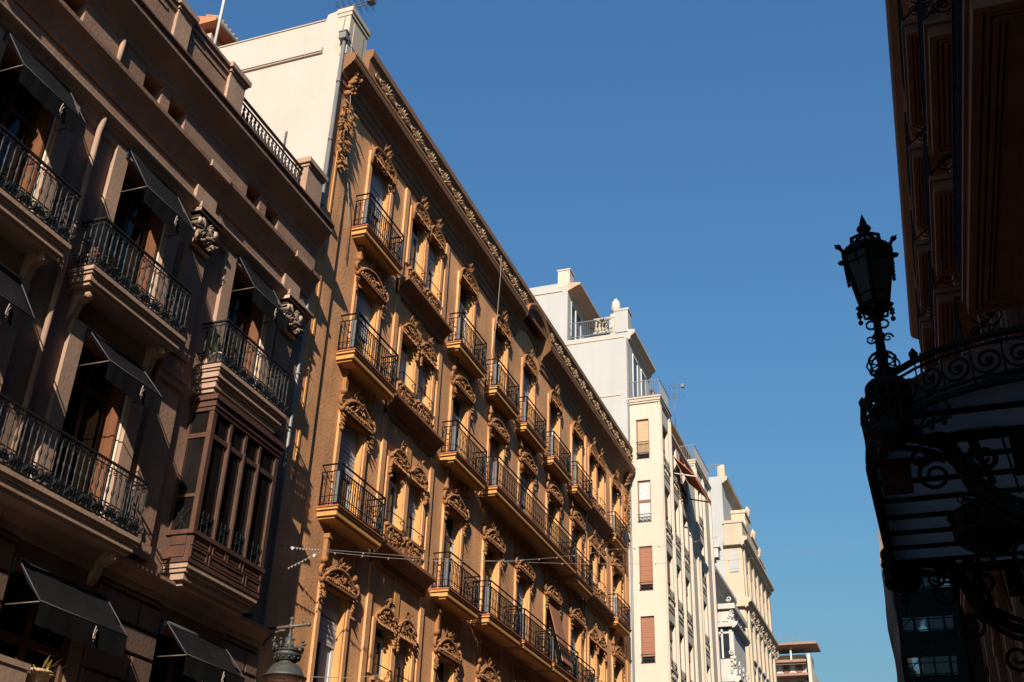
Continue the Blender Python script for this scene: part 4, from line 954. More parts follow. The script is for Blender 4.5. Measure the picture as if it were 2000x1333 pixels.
antenna('tall antenna on the roof behind the second cream bay', (-12.0, 57.6, 28.3), 3.4, 0)

# ============================================================ ORNATE WHITE BUILDING
ow = thing('ornate_white_building', 'narrow white building with carved bay and stepped cornice beyond the cream bays', 'building', (-12, 66, 0))
b = MB(); b.box(-24, -12.0, 61.0, 71.9, 0, 22.9); b.build('wall', ornate_wall, ow)
c = MB(); c.sweepy([(0, 22.2), (.2, 22.3), (.3, 22.6), (.55, 22.75), (.55, 22.95), (0, 23.1)], [60.9, 71.9], -12); c.build('cornice', ornate_wall, ow)
for x0, x1, z0, z1 in ((-12.6, -10.6, 22.2, 22.9), (-12.3, -10.9, 21.5, 22.2), (-12.2, -11.2, 18.2, 21.5), (-12.2, -10.9, 14.0, 18.0)):
    c = MB(); c.box(x0, x1, 60.95, 61.5, z0, z1); c.box(x0, x1 + .08, 60.88, 61.55, z1 - .14, z1 - .02); c.build('stepped_pier', ornate_wall, ow)
c = MB(); c.box(-13.0, -11.9, 61.0, 61.6, 22.9, 23.6); c.box(-13.1, -11.8, 60.95, 61.7, 23.6, 23.75); c.build('parapet', ornate_wall, ow)
b = MB(); b.box(-12.0, -10.7, 65.0, 69.0, 5, 20.4); b.box(-12, -10.5, 64.8, 69.2, 20.4, 20.7); bo = b.build('carved_bay', ornate_wall, ow)
rng = random.Random(12); d = MB()
for k in range(5):
    zz = 8.2 + k * 3.1
    for y_ in (65.1, 66.35, 67.65, 68.9):
        for i in range(9): d.ball((-10.68, y_ + rng.uniform(-.2, .2), zz - .9 + .11 * i), .07, .06 + rng.random() * .07, .06 + rng.random() * .08, 6, 4)
        d.volute((-10.66, y_, zz), .22, .06, rng.choice((-1, 1)), rng.random() * 6, 1.4)
    for x_ in (-11.85, -10.85):
        for i in range(7): d.ball((x_ + rng.uniform(-.12, .12), 64.97, zz - .7 + .13 * i), .05 + rng.random() * .06, .07, .06 + rng.random() * .07, 6, 4)
        d.volute((x_, 64.95, zz + .4), .16, .05, 1, rng.random() * 6, 1.4, 'y')
    for y_ in (61.6, 64.3):
        for i in range(8): d.ball((-11.97, y_ + rng.uniform(-.25, .25), zz - .9 + .16 * i), .09, .07 + rng.random() * .08, .07 + rng.random() * .08, 6, 4)
    d.sweepy([(0, zz - 1.35), (.15, zz - 1.3), (.3, zz - 1.15), (.3, zz - 1.0), (0, zz - .95)], [64.7, 69.2], -10.7); d.box(-12, -10.7, 64.75, 65.0, zz - 1.25, zz - 1.0)
d.build('carving', ornate_wall, bo, kind='stuff')
for z_ in (8, 11.2, 14.4, 17.6):
    for y_ in (62.6,):
        p = MB(); p.box(-12.02, -11.97, y_, y_ + 1.2, z_, z_ + 2.2); wo = p.build('window', glass, ow); f = MB(); f.box(-11.97, -11.9, y_ - .15, y_, z_, z_ + 2.3); f.box(-11.97, -11.9, y_ + 1.2, y_ + 1.35, z_, z_ + 2.3); f.box(-11.97, -11.7, y_ - .2, y_ + 1.4, z_ + 2.3, z_ + 2.5); f.box(-11.97, -11.6, y_ - .2, y_ + 1.4, z_ - .2, z_); f.build('frame', ornate_wall, wo)
    p = MB(); p.box(-11.75, -10.95, 64.96, 64.99, z_, z_ + 2.1); wo = p.build('window', glass, ow); f = MB(); f.box(-11.4, -11.3, 64.93, 64.96, z_, z_ + 2.1); f.box(-11.75, -10.95, 64.93, 64.957, z_ + 1.4, z_ + 1.5); f.build('frame', white_paint, wo)

# ============================================================ BEIGE STONE BUILDING
bb = thing('beige_stone_building', 'beige stone building with stepped parapet and many tall windows further down the street', 'building', (-12, 78, 0))
Y5 = 72.0; X5 = -10.95
b = MB(); b.box(-24, -12.02, Y5 + .02, 86, 0, 31.6); b.box(-24, -12.3, Y5, 74, 26, 29.8); b.build('rear_block', white_wall, bb)
hl = []; NC = 6
for zf in (24.2, 20.6, 17.0, 13.4, 9.8):
    for i in range(NC): hl.append((Y5 + 1.0 + i * 1.72, Y5 + 1.9 + i * 1.72, zf - 1.1, zf + 1.1))
w = MB(); wall_holes(w, X5, Y5, Y5 + 11.4, 0, 27.0, hl, .3); wall_holes_y(w, Y5, -12.1, X5, 0, 27.4, [], .1); w.quad((X5, Y5 + 11.4, 0), (-12, Y5 + 11.4, 0), (-12, Y5 + 11.4, 27.4), (X5, Y5 + 11.4, 27.4)); w.build('wall', beige_wall, bb)
for i in range(NC + 1):
    p = MB(); p.box(X5, X5 + .14, Y5 + .35 + i * 1.72, Y5 + .85 + i * 1.72, 0, 22.4); p.box(X5, X5 + .1, Y5 + .35 + i * 1.72, Y5 + .85 + i * 1.72, 22.8, 26.5); p.build('pilaster', beige_wall, bb)
for z0 in (22.4, 26.5):
    c = MB(); c.sweepy([(0, z0), (.18, z0 + .1), (.22, z0 + .3), (.42, z0 + .42), (.42, z0 + .6), (0, z0 + .7)], [Y5 - .3, Y5 + 11.5], X5); c.box(-12.1, X5, Y5 - .3, Y5, z0 + .1, z0 + .6); c.build('cornice', beige_wall, bb)
c = MB(); c.box(-12.05, X5 + .1, Y5 - .06, Y5 + 2.2, 27.15, 28.15); c.box(-12.1, X5 + .16, Y5 - .12, Y5 + 2.26, 28.15, 28.35); c.build('parapet', beige_wall, bb)
for a, b_, z0, z1 in ((Y5 + 3.0, Y5 + 5.2, 27.1, 30.2), (Y5 + 5.2, Y5 + 8.0, 27.1, 29.2), (Y5 + 8.0, Y5 + 10.8, 27.1, 28.6)):
    c = MB(); c.box(-12, X5 - .1, a, b_, z0, z1); c.box(-12.05, X5 - .02, a - .06, b_ + .06, z1 - .25, z1 - .05); c.build('parapet_step', beige_wall, bb)
c = MB(); c.box(-12.3, -11.8, Y5 + .2, Y5 + .8, 31.5, 32.5); c.sweepy([(0, 31.1), (.35, 31.35), (.4, 31.6), (0, 31.7)], [Y5 + .1, Y5 + 9], -12.02); c.build('upper_cornice', beige_wall, bb)
for i in range(5):
    c = MB(); y_ = Y5 + 2.6 + i * 2.0; c.lathe([(.16, 0), (.2, .06), (.1, .14), (.2, .3), (.22, .5), (.1, .7), (.0, .85)], (X5 - .15, y_, 27.2 + (3.0 if 0 < i < 2 else (2.0 if i == 2 else (1.4 if i < 4 else .0)))), 8); c.build('roof_finial', beige_wall, bb)
for i in range(7):
    c = MB(); y_ = Y5 + .9 + i * 1.72
    for k in range(5): c.leaf((X5 + .1, y_ + .3, 22.0), .5, .12, R(90 + (k - 2) * 32), th=.12)
    c.ball((X5 + .12, y_ + .3, 21.95), .14, .2, .16); c.build('carved_crest', beige_wall, bb)
for z_ in (26.0, 23.0):
    p = MB(); p.box(-11.82, -11.25, Y5 - .02, Y5 - .004, z_ - .95, z_ + .3); p.box(-11.82, -11.25, Y5 - .06, Y5 - .004, z_ - 1.15, z_ - 1.02); p.build('blank_panel', white_wall, bb)
for a, b_, z0, z1 in hl:
    f = MB(); f.box(X5 - .25, X5 - .2, a, b_, z0, z1); fo = f.build('window', curtain if (int(a * 3 + z0) % 3) else glass, bb)
    f = MB(); f.box(X5 - .2, X5 - .17, (a + b_)/2 - .04, (a + b_)/2 + .04, z0, z1); f.box(X5 - .2, X5 - .171, a, b_, z0 + 1.4, z0 + 1.48); f.build('frame', white_paint, fo)
    s_ = MB(); s_.box(X5, X5 + .18, a - .1, b_ + .1, z0 - .2, z0 - .06); s_.box(X5, X5 + .08, a, b_, z0 - .7, z0 - .3); s_.build('sill', ornate_wall, fo)
b = MB(); b.box(-14, -12.0, Y5 + .1, Y5 + .12, 31.6, 32.4)
t = MB()
for i in range(12): t.box(-14 + i * .16, -13.98 + i * .16, Y5 + .1, Y5 + .12, 31.6, 32.5)
t.box(-14, -12.1, Y5 + .1, Y5 + .12, 32.5, 32.54); t.build('roof_railing', iron_grey, bb)

# ============================================================ MODERN BLOCK at the end of the street
mb_ = thing('modern_flat_block', 'low modern block with terracotta floor slabs and a jutting roof at the street end', 'building', (-15, 118, 0))
b = MB(); b.box(-30, -12.2, 116.2, 130, 0, 30.2); b.build('wall', cream_shade, mb_)
for z_, x1 in ((31.0, -10.8), (29.45, -12.0), (28.15, -11.95), (25.6, -12), (22.8, -12), (20, -12)):
    b = MB(); b.box(-30, x1, 115 - (.6 if z_ > 30 else 0), 118, z_ - .22, z_); b.build('floor_slab', slab_rose, mb_)
b = MB(); b.box(-11.9, -11.6, 115.1, 118, 0, 30.0); b.build('corner_fin', cream_wall, mb_)
for x_ in (-13.5, -15.1): 
    b = MB(); b.box(x_, x_ + .15, 115.1, 115.3, 29.45, 30.8); b.build('roof_post', white_paint, mb_)
for zf in (28.15, 25.6, 22.8):
    for i in range(6):
        x_ = -15.6 + i * .62
        b = MB(); b.box(x_, x_ + .5, 116.1, 116.19, zf + .1, zf + 1.1) if zf > 28 else b.box(x_, x_ + .5, 116.1, 116.19, zf + .2, zf + 2.0); b.build('window', (curtain if i % 2 else wood_orange), mb_)
b = MB(); b.box(-30, -12.05, 115.02, 115.05, 26.6, 26.66); b.box(-30, -12.05, 115.02, 115.05, 29.0, 29.04); b.box(-30, -11, 114.5, 114.53, 31.6, 31.64)
for i in range(30): b.box(-30 + i * .63, -29.97 + i * .63, 114.5, 114.53, 31, 31.6)
b.build('roof_railing', iron_grey, mb_)

# ============================================================ RIGHT HAND BUILDING (near side, in shade)
RM = Matrix.Rotation(0.018, 4, 'Z')
rb = thing('dark_brown_building', 'tall dark brown building in deep shade with moulded balcony soffits above the glass canopy', 'building', (2.3, 12, 0), rotz=0.018)
RW, RF = 2.3, 1.47
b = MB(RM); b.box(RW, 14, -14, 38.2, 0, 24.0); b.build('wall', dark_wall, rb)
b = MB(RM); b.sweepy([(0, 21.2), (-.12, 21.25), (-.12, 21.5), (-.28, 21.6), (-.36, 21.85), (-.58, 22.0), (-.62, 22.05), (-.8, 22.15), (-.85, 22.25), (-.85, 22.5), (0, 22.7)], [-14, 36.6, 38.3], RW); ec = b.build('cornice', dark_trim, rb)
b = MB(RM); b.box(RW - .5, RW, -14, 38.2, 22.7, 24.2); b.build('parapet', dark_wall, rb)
cm = MB(); cm.prism([(0, -.12, 0), (-.5, -.12, 0), (-.52, -.12, -.12), (-.25, -.12, -.3), (-.2, -.12, -.6), (0, -.12, -.7)], (0, .24, 0)); cm.ball((-.45, 0, -.12), .09, .14, .1); cm.ball((-.2, 0, -.55), .09, .13, .1); cm = cm.mesh('modillion', dark_trim)
for i in range(26): 
    p = RM @ Vector((RW, -12 + i * 2.0, 21.9)); inst('modillion', cm, ec, p)
def iron_scroll_end(mb, y, x0, x1, z0, z1):
    """ornate end panel of a balcony, in a plane across the street"""
    mb.box(x0, x1, y - .015, y + .015, z0, z0 + .04); mb.box(x0, x1, y - .015, y + .015, z1 - .04, z1); mb.box(x0 - .015, x0 + .015, y - .015, y + .015, z0, z1)
    w_ = (x1 - x0); cx = (x0 + x1) / 2
    mb.volute((cx + .05, y, z0 + .62 * (z1 - z0)), w_ * .34, .018, 1, R(200), 1.6, 'y'); mb.volute((cx - .14, y, z0 + .28 * (z1 - z0)), w_ * .22, .018, -1, R(20), 1.5, 'y'); mb.volute((cx + .2, y, z0 + .22 * (z1 - z0)), w_ * .2, .018, 1, R(120), 1.5, 'y')
    mb.tube([(x0, y, z0 + .1), (cx, y, z0 + .45 * (z1 - z0)), (x1, y, z1 - .1)], .02, 4)
    for f in (.3, .45, .6, .72): mb.ball((x0 + w_ * f, y, z0 + (z1 - z0) * f), .05, .03, .05, 6, 4)
def right_balcony(y0, y1, z):
    s_ = MB(RM); s_.box(RF, RW, y0, y1, z + .06, z + .22); s_.box(RF - .05, RW, y0 - .05, y1 + .05, z + .22, z + .32)
    so_ = s_.build('balcony', dark_trim, rb)
    L = MB(RM)
    for k_, (e, t, dz) in enumerate(((0.0, .10, 0.0), (.13, .05, .012), (.21, .06, .022), (.30, .03, .032))):
        zz0, zz1 = z + dz, z + .06; a, b_, c, d = RF + e, RW - e * .6, y0 + e, y1 - e
        L.box(a, a + t, c, d, zz0, zz1); L.box(b_ - t, b_, c, d, zz0, zz1); L.box(a + t, b_ - t, c, c + t, zz0, zz1); L.box(a + t, b_ - t, d - t, d, zz0, zz1)
    L.build('soffit_moulding', dark_trim, so_)
    r = MB(RM); zb = z + .32; H = 1.0; X = RF
    r.box(X - .02, X + .02, y0, y1, zb + H - .04, zb + H); r.box(X - .015, X + .015, y0, y1, zb + .02, zb + .06); r.box(X - .012, X + .012, y0, y1, zb + .3, zb + .32)
    n = int((y1 - y0) / .16)
    for i in range(n + 1):
        yy = y0 + (y1 - y0) * i / n; r.box(X - .01, X + .01, yy - .01, yy + .01, zb, zb + H)
        if i < n: r.volute((X, yy + .08, zb + .18), .075, .014, 1, 0, 1.3, n=9, m=4); r.volute((X, yy + .08, zb + .62), .07, .014, -1, 2, 1.3, n=9, m=4)
    iron_scroll_end(r, y0 + .01, X, RW - .02, zb, zb + H); iron_scroll_end(r, y1 - .01, X, RW - .02, zb, zb + H)
    r.build('railing', iron, so_)
for i in range(7): right_balcony(9.9 + i * 4.0, 12.85 + i * 4.0, 17.9) if i != 99 else None
for i in range(7): right_balcony(9.95 + i * 4.05, 12.95 + i * 4.05, 14.2)
right_balcony(9.6, 16.1, 10.5); right_balcony(17.8, 24.4, 10.5); right_balcony(26.0, 32.6, 10.5)
def pilaster_r(y):
    p = MB(RM); p.box(RW - .12, RW, y, y + .5, 6, 21.2); p.box(RW - .16, RW - .12, y + .1, y + .4, 6, 21); p.box(RW - .2, RW, y - .06, y + .56, 9.6, 9.9); p.build('pilaster', dark_trim, rb)
for i in range(10): pilaster_r(1 + i * 4.02 + .2)
for i in range(8):
    for z_ in (10.82, 14.52, 18.22):
        y_ = 10.75 + i * 4.02
        p = MB(RM); p.box(RW - .03, RW + .02, y_, y_ + 1.25, z_, z_ + 2.4); wo = p.build('window', glass_dark, rb)
        f = MB(RM); f.box(RW - .1, RW - .03, y_ - .18, y_, z_, z_ + 2.5); f.box(RW - .1, RW - .03, y_ + 1.25, y_ + 1.43, z_, z_ + 2.5); f.box(RW - .16, RW - .03, y_ - .22, y_ + 1.47, z_ + 2.5, z_ + 2.7); f.build('surround', dark_trim, wo)
# ground floor frames below the canopy
for y_ in (11.8, 14.2, 17.2, 20.5, 24):
    p = MB(RM); p.box(RW - .05, RW + .02, y_, y_ + 1.6, .2, 4.4); wo = p.build('shop_window', glass_dark, rb)
    f = MB(RM); f.box(RW - .25, RW - .05, y_ - .3, y_, 0, 4.7); f.box(RW - .25, RW - .05, y_ + 1.6, y_ + 1.9, 0, 4.7); f.box(RW - .4, RW - .05, y_ - .35, y_ + 1.95, 4.7, 5.0); f.box(RW - .6, RW - .4, y_ - .4, y_ + 2, 4.82, 5.0); f.build('surround', dark_trim, wo)
b = MB(RM); b.sweepy([(0, 5.4), (-.3, 5.6), (-.5, 5.9), (-.5, 6.1), (0, 6.3)], [12.2, 38.2], RW); b.build('string_course', dark_trim, rb)
d = MB(RM); d.box(RW - .9, RW - .02, 15.2, 15.35, 3.3, 5.0); d.box(RW - .94, RW - .02, 15.16, 15.39, 5.0, 5.08); d.build('projecting_panel', dark_trim, rb)

# ============================================================ GLASS CANOPY
cn = thing('glass_canopy', 'black wrought iron canopy with frosted glass panes on the dark brown building', 'canopy', (1.9, 9.4, 5.2))
CX0, CX1, CY0, CY1, CZ = -.28, 2.15, 7.4, 11.6, 5.17
def rim_path(z, inset=0.0, rad=1.2):
    x0, y0 = CX0 + inset, CY0 + inset; p = [(CX1, y0, z)]
    for a in range(0, 91, 10):
        p.append((x0 + rad - rad * math.sin(R(a)), y0 + rad - rad * math.cos(R(a)), z))
    p += [(x0, y0 + rad + (CY1 - y0 - rad) * f, z) for f in (.33, .66, 1.0)]
    return p
r = MB()
for z_, t in ((CZ + .36, .028), (CZ + .30, .012), (CZ + .06, .014), (CZ, .03)): r.tube(rim_path(z_), t, 6)
pth = rim_path(CZ)
for i in range(len(pth) - 1):
    a, b_ = Vector(pth[i]), Vector(pth[i + 1]); n = max(1, int((b_ - a).length / .13))
    for j in range(n):
        p = a.lerp(b_, j / n); r.tube([p, p + Vector((0, 0, .36))], .008, 4)
dirv = None
for i in range(len(pth) - 1):
    a, b_ = Vector(pth[i]), Vector(pth[i + 1]); L_ = (b_ - a).length; n = max(1, round(L_ / .26)); u_ = (b_ - a).normalized()
    for j in range(n):
        p = a.lerp(b_, (j + .5) / n) + Vector((0, 0, .18)); hand = 1 if j % 2 else -1
        sp1 = []
        for k in range(26):
            f = k / 25; an = hand * f * 1.6 * 6.283; rr = .105 * (1 - .78 * f); sp1.append(p + u_ * rr * math.cos(an) + Vector((0, 0, rr * math.sin(an))))
        r.tube(sp1, .012, 6); r.ball(p + Vector((0, 0, .0)), .022, n=5, k=4)
r.build('rim', iron, cn)
gp = rim_path(0, .06)
for i in range(len(gp) - 1):
    a, b_ = gp[i], gp[i + 1]
    gq = MB(); gq.prism([(a[0], a[1], CZ + .06), (b_[0], b_[1], CZ + .06), (b_[0], b_[1], CZ + .3), (a[0], a[1], CZ + .3)], (.01, .01, 0)); gq.build('rim_pane', frost, cn)
q = rim_path(CZ + .36)
for i in (1, 5, 9, 12):
    r = MB(); r.lathe([(.012, 0), (.03, .03), (.035, .06), (.0, .11)], q[i], 7); r.build('rim_finial', iron, cn)
bars = MB(); n = 10
ysb = [CY0 + .05 + (CY1 - CY0 - .05) * i / n for i in range(n + 1)]
def x_at(y):
    rad = 1.2; dy = (CY0 + rad) - y
    return CX0 + (rad - math.sqrt(max(0, rad * rad - dy * dy)) if dy > 0 else 0)
for y_ in ysb: bars.box(x_at(y_) , CX1, y_ - .02, y_ + .02, CZ + .0, CZ + .07)
bars.box(CX0 - .03, CX0 + .05, CY0 + 1.2, CY1, CZ - .08, CZ - .03); bars.box(CX1 - .1, CX1, CY0, CY1, CZ - .02, CZ + .1)
bars.build('glazing_bars', iron, cn)
for i in range(n):
    y0, y1 = ysb[i] + .02, ysb[i + 1] - .02
    p = MB(); p.prism([(x_at(y0) + .02, y0, CZ + .03), (CX1, y0, CZ + .03), (CX1, y1, CZ + .03), (x_at(y1) + .02, y1, CZ + .03)], (0, 0, .012)); p.build('pane', frost, cn)
def big_bracket(y):
    k = MB()
    def curve(pts, rad, n=26):
        out = []
        P = [Vector(p) for p in pts]
        for i in range(n):
            t = i / (n - 1) * (len(P) - 1); j = min(int(t), len(P) - 2); f = t - j
            p0 = P[max(j - 1, 0)]; p1 = P[j]; p2 = P[j + 1]; p3 = P[min(j + 2, len(P) - 1)]
            out.append(.5 * ((2 * p1) + (p2 - p0) * f + (2 * p0 - 5 * p1 + 4 * p2 - p3) * f * f + (3 * p1 - p0 - 3 * p2 + p3) * f ** 3))
        k.tube(out, rad, 6)
    for dz, rad in ((0, .045), (.09, .025), (-.09, .025)):
        curve([(-.15, y, CZ - .0 + dz * .5), (.05, y, CZ + .02 + dz), (.3, y, CZ - .1 + dz), (.45, y, CZ - .42 + dz), (.75, y, CZ - .66 + dz), (1.3, y, CZ - .75 + dz * .6), (2.1, y, CZ - .95)], rad)
    curve([(.3, y, CZ - .1), (.42, y, CZ + .02), (.5, y, CZ - .2), (.56, y, CZ - .4)], .025)
    k.volute((.56, y, CZ + .16 - .12), .13, .025, -1, R(-120), 1.7, 'y', 20); k.volute((.53, y, CZ - .2), .11, .025, 1, R(100), 1.7, 'y', 20)
    k.volute((1.0, y, CZ - .32), .2, .028, 1, R(200), 1.7, 'y', 22); k.volute((1.5, y, CZ - .38), .26, .03, -1, R(60), 1.7, 'y', 22); k.volute((.7, y, CZ - .92), .14, .022, -1, R(40), 1.6, 'y', 18)
    for x_, z_, r_, h_ in ((.18, -.3, .13, 1), (.1, -.14, .08, -1), (.36, -.62, .12, -1), (1.25, -.12, .1, 1), (1.75, -.15, .12, -1), (1.15, -1.0, .17, 1), (1.65, -1.12, .2, -1), (.92, -.12, .08, -1)):
        k.volute((x_, y, CZ + z_), r_, .018, h_, x_ * 5, 1.6, 'y', 30)
    for i in range(9): k.tube([(.5 + .17 * i, y, CZ - .03), (.55 + .17 * i, y, CZ - .45 - .04 * i)], .010, 4)
    k.box(.72, .86, y - .03, y + .03, CZ - .35, CZ - .05); k.tube([(.1, y, CZ - .03), (2.15, y, CZ - .03)], .03, 6)
    for x_, z_ in ((.62, -.55), (.9, -.68), (.45, -.3), (1.2, -.7), (.2, -.03)): k.ball((x_, y, CZ + z_), .06, .05, .05, 7, 5)
    k.build('scroll_bracket', iron, cn)
big_bracket(8.25); big_bracket(11.3)
# sconce plate below the corner lamp
s_ = MB(); lp = rim_path(CZ - .15)[4:]
s_.tube(lp, .018, 5)
for i in range(len(lp) - 1):
    a, b_ = Vector(lp[i]), Vector(lp[i + 1]); n2 = max(1, round((b_ - a).length / .12)); u_ = (b_ - a).normalized()
    for j in range(n2):
        p = a.lerp(b_, (j + .5) / n2) + Vector((0, 0, .075))
        s_.tube([p + u_ * .055 * math.cos(t_) + Vector((0, 0, .06 * math.sin(t_))) for t_ in lin(0, 6.0, 9)], .009, 4); s_.ball(p + Vector((0, 0, -.1)), .022, .022, .03, 5, 4)
s_.tube([(-.12, 7.9, CZ - .16), (-.22, 7.8, CZ - .1), (-.27, 7.78, CZ - .03)], [.05, .035, .014], 6)
s_.build('lace_fringe', iron, cn, kind='stuff')
s_ = MB(); s_.box(-.2, .02, 8.5, 8.75, 4.94, 5.14); s_.build('bracket_block', dark_wall, cn)

# ============================================================ canopy lamps
def basket_lamp(label, c, r, h, finial):
    t = thing('basket_lamp', label, 'lamp', c, 'openwork basket lamps on the canopy edge')
    x, y, z = c; b = MB()
    b.lathe([(r * .95, h), (r * 1.06, h + .02), (r * 1.06, h + .07), (r * .9, h + .1), (r * .55, h + .13), (r * .5, h + .2), (r * .3, h + .22), (.02, h + .26)], c, 16); b.ring((x, y, z + .02), r * .92, .022, 'z', 16, 5); b.ring((x, y, z + h * .55), r * .97, .014, 'z', 16, 5); b.ring((x, y, z + h * .78), r, .02, 'z', 16, 5)
    b.build('crown_ring', iron, t); b = MB()
    for i in range(12):
        a = 2 * math.pi * i / 12; p0 = Vector((x + r * .9 * math.cos(a), y + r * .9 * math.sin(a), z)); p1 = Vector((x + r * math.cos(a), y + r * math.sin(a), z + h)); b.tube([p0, p1], .011, 4)
        a2 = a + .26; b.tube([p0, Vector((x + r * .96 * math.cos(a2), y + r * .96 * math.sin(a2), z + h * .55)), Vector((x + r * math.cos(a), y + r * math.sin(a), z + h * .8))], .008, 4)
        b.ring((x + r * math.cos(a2), y + r * math.sin(a2), z + h * .88), .03, .007, 'x' if abs(math.cos(a)) > .7 else 'y', 7, 3)
    b.build('cage', iron, t); b = MB()
    b.lathe([(0.0, -.22 if finial else -.1), (.03, -.2 if finial else -.09), (.045, -.15 if finial else -.08), (.02, -.1 if finial else -.07), (r * .5, -.08), (r * .9, -.03), (r * 1.02, 0), (r * 1.0, .05), (r * .8, .06)], c, 14); b.build('bowl', iron, t)
    b = MB(); b.tube([(x, y, z), (x, y, z + h)], .03, 6); b.build('stem', iron, t)
basket_lamp('near openwork basket lamp at the canopy corner under the tall lantern', (-.06, 7.78, 5.03), .15, .3, False)
basket_lamp('far openwork basket lamp with drop finial at the far canopy corner', (-.2, 11.4, 5.03), .17, .26, True)
# tall lantern on the corner
LX, LY = -.065, 7.74
ln = thing('street_lantern', 'tall black wrought iron lantern with spiked crown above the canopy corner', 'lantern', (LX, LY, 5.42))
b = MB(); b.lathe([(.06, 5.3), (.055, 5.46), (.04, 5.5), (.038, 5.6), (.055, 5.63), (.036, 5.67), (.032, 5.78), (.055, 5.8), (.03, 5.83), (.028, 5.92), (.05, 5.95), (.07, 6.01)], (LX, LY, 0), 8); b.build('stem', iron, ln)
b = MB()
for i in range(10):
    a = 2 * math.pi * i / 10; ca, sa = math.cos(a), math.sin(a)
    b.tube([(LX + .03 * ca, LY + .03 * sa, 5.47), (LX + .09 * ca, LY + .09 * sa, 5.5), (LX + .115 * ca, LY + .115 * sa, 5.56), (LX + .085 * ca, LY + .085 * sa, 5.63), (LX + .03 * ca, LY + .03 * sa, 5.67)], .007, 4)
for z_, rr in ((5.51, .1), (5.56, .117), (5.61, .098)): b.ring((LX, LY, z_), rr, .006, 'z', 16, 4)
b.build('openwork_ball', iron, ln); b = MB()
for s2 in (-1, 1): b.ring((LX + s2 * .045, LY, 5.90), .035, .009, 'y', 9, 4); b.volute((LX + s2 * .06, LY, 5.78), .04, .009, s2, 0, 1.3, 'y', 10, 4)
b.build('stem_scrolls', iron, ln, kind='stuff')
N6 = 6; Rb, Rt, z0, z1 = .105, .196, 6.05, 6.50
b = MB(); cnr = lambda rr, i, z_: (LX + rr * math.cos(math.pi / 6 + i * math.pi / 3), LY + rr * math.sin(math.pi / 6 + i * math.pi / 3), z_)
for i in range(6):
    b.tube([cnr(Rb, i, z0), cnr(Rt, i, z1)], .015, 5); b.tube([cnr(Rb, i, z0), cnr(Rb, i + 1, z0)], .02, 5); b.tube([cnr(Rt, i, z1), cnr(Rt, i + 1, z1)], .022, 5)
    f = .82; Rm = Rb + (Rt - Rb) * f; b.tube([cnr(Rm, i, z0 + (z1 - z0) * f), cnr(Rm, i + 1, z0 + (z1 - z0) * f)], .008, 4)
    f = .2; Rm = Rb + (Rt - Rb) * f; b.tube([cnr(Rm, i, z0 + (z1 - z0) * f), cnr(Rm, i + 1, z0 + (z1 - z0) * f)], .008, 4)
    for k in range(5): b.ball(cnr(Rt * (1.03 - .012 * k), i, z1 - .03 - .035 * k), .016, .016, .02, 5, 4)
    for k in range(2): b.ball(cnr(Rb * 1.1, i, z0 + .02 + .04 * k), .018, n=5, k=4)
    for sgn in (1,):
        p = Vector(cnr(Rb + .03, i, z0 - .03)); b.ball(p, .022, .022, .015, 6, 4); b.ball(p + Vector((0, 0, -.05)), .02, n=7, k=5); b.tube([p, p + Vector((0, 0, -.05))], .008, 4)
        b.tube([cnr(Rb, i, z0), cnr(Rb * .9, i, z0 - .06), cnr(.05, i, z0 - .08), cnr(.03, i, z0 - .05)], .012, 4)
b.build('cage', iron, ln)
for i in range(6):
    p = MB(); a, b_, c, d = cnr(Rb * .97, i, z0), cnr(Rb * .97, i + 1, z0), cnr(Rt * .97, i + 1, z1), cnr(Rt * .97, i, z1); p.prism([a, b_, c, d], Vector((LX - (a[0] + b_[0]) / 2, LY - (a[1] + b_[1]) / 2, 0)).normalized() * .004); p.build('pane', lamp_glass, ln)
b = MB(); b.lathe([(.03, 6.08), (.06, 6.1), (.085, 6.19), (.09, 6.2), (.0, 6.21)], (LX, LY, 0), 12); b.build('opal_bowl', lamp_opal, ln)
b = MB(); b.lathe([(.0, 6.36), (.15, 6.38), (.17, 6.48), (.0, 6.49)], (LX, LY, 0), 6, False); b.build('hood_reflector', iron, ln)
b = MB()
for i in range(6):
    b.tube([cnr(Rt * .98, i, z1), cnr(Rt * .86, i, z1 + .05), cnr(.125, i, z1 + .09), cnr(.12, i, z1 + .15), cnr(.06, i, z1 + .19), cnr(.02, i, z1 + .21)], .013, 4)
    b.tube([cnr(.12, i, z1 + .08), cnr(.12, i + 1, z1 + .08)], .016, 4); b.tube([cnr(.105, i, z1 + .155), cnr(.105, i + 1, z1 + .155)], .010, 4)
    m1 = (Vector(cnr(.12, i, z1 + .08)) + Vector(cnr(.12, i + 1, z1 + .08))) / 2
    b.tube([cnr(.12, i, z1 + .085), m1 + Vector((0, 0, .05)), cnr(.12, i + 1, z1 + .085)], .008, 4); b.ball(m1 + Vector((0, 0, .03)), .018, .018, .022, 6, 4)
    b.tube([cnr(Rt * .98, i, z1 + .005), m1 * .5 + Vector(cnr(Rt, i, z1)) * .5, m1], .01, 4)
    # bird-head arms at the shoulders
    P0, P1 = Vector(cnr(Rt * .95, i, z1 + .01)), Vector(cnr(Rt * 1.2, i, z1 + .055)); u_ = (P1 - P0).normalized()
    b.tube([P0, P1], [.016, .014], 5); b.ball(P1, .026, .026, .02, 6, 4); b.tube([P1, P1 + u_ * .045 + Vector((0, 0, -.012))], [.016, .002], 5); b.tube([P1, P1 - u_ * .02 + Vector((0, 0, .035))], [.012, .002], 5)
b.build('crown', iron, ln)
b = MB(); b.lathe([(.02, 6.7), (.016, 6.73), (.05, 6.745), (.058, 6.76), (.05, 6.775), (.018, 6.785), (.03, 6.81), (.018, 6.85), (.0, 6.905)], (LX, LY, 0), 10); b.build('spike', iron, ln)
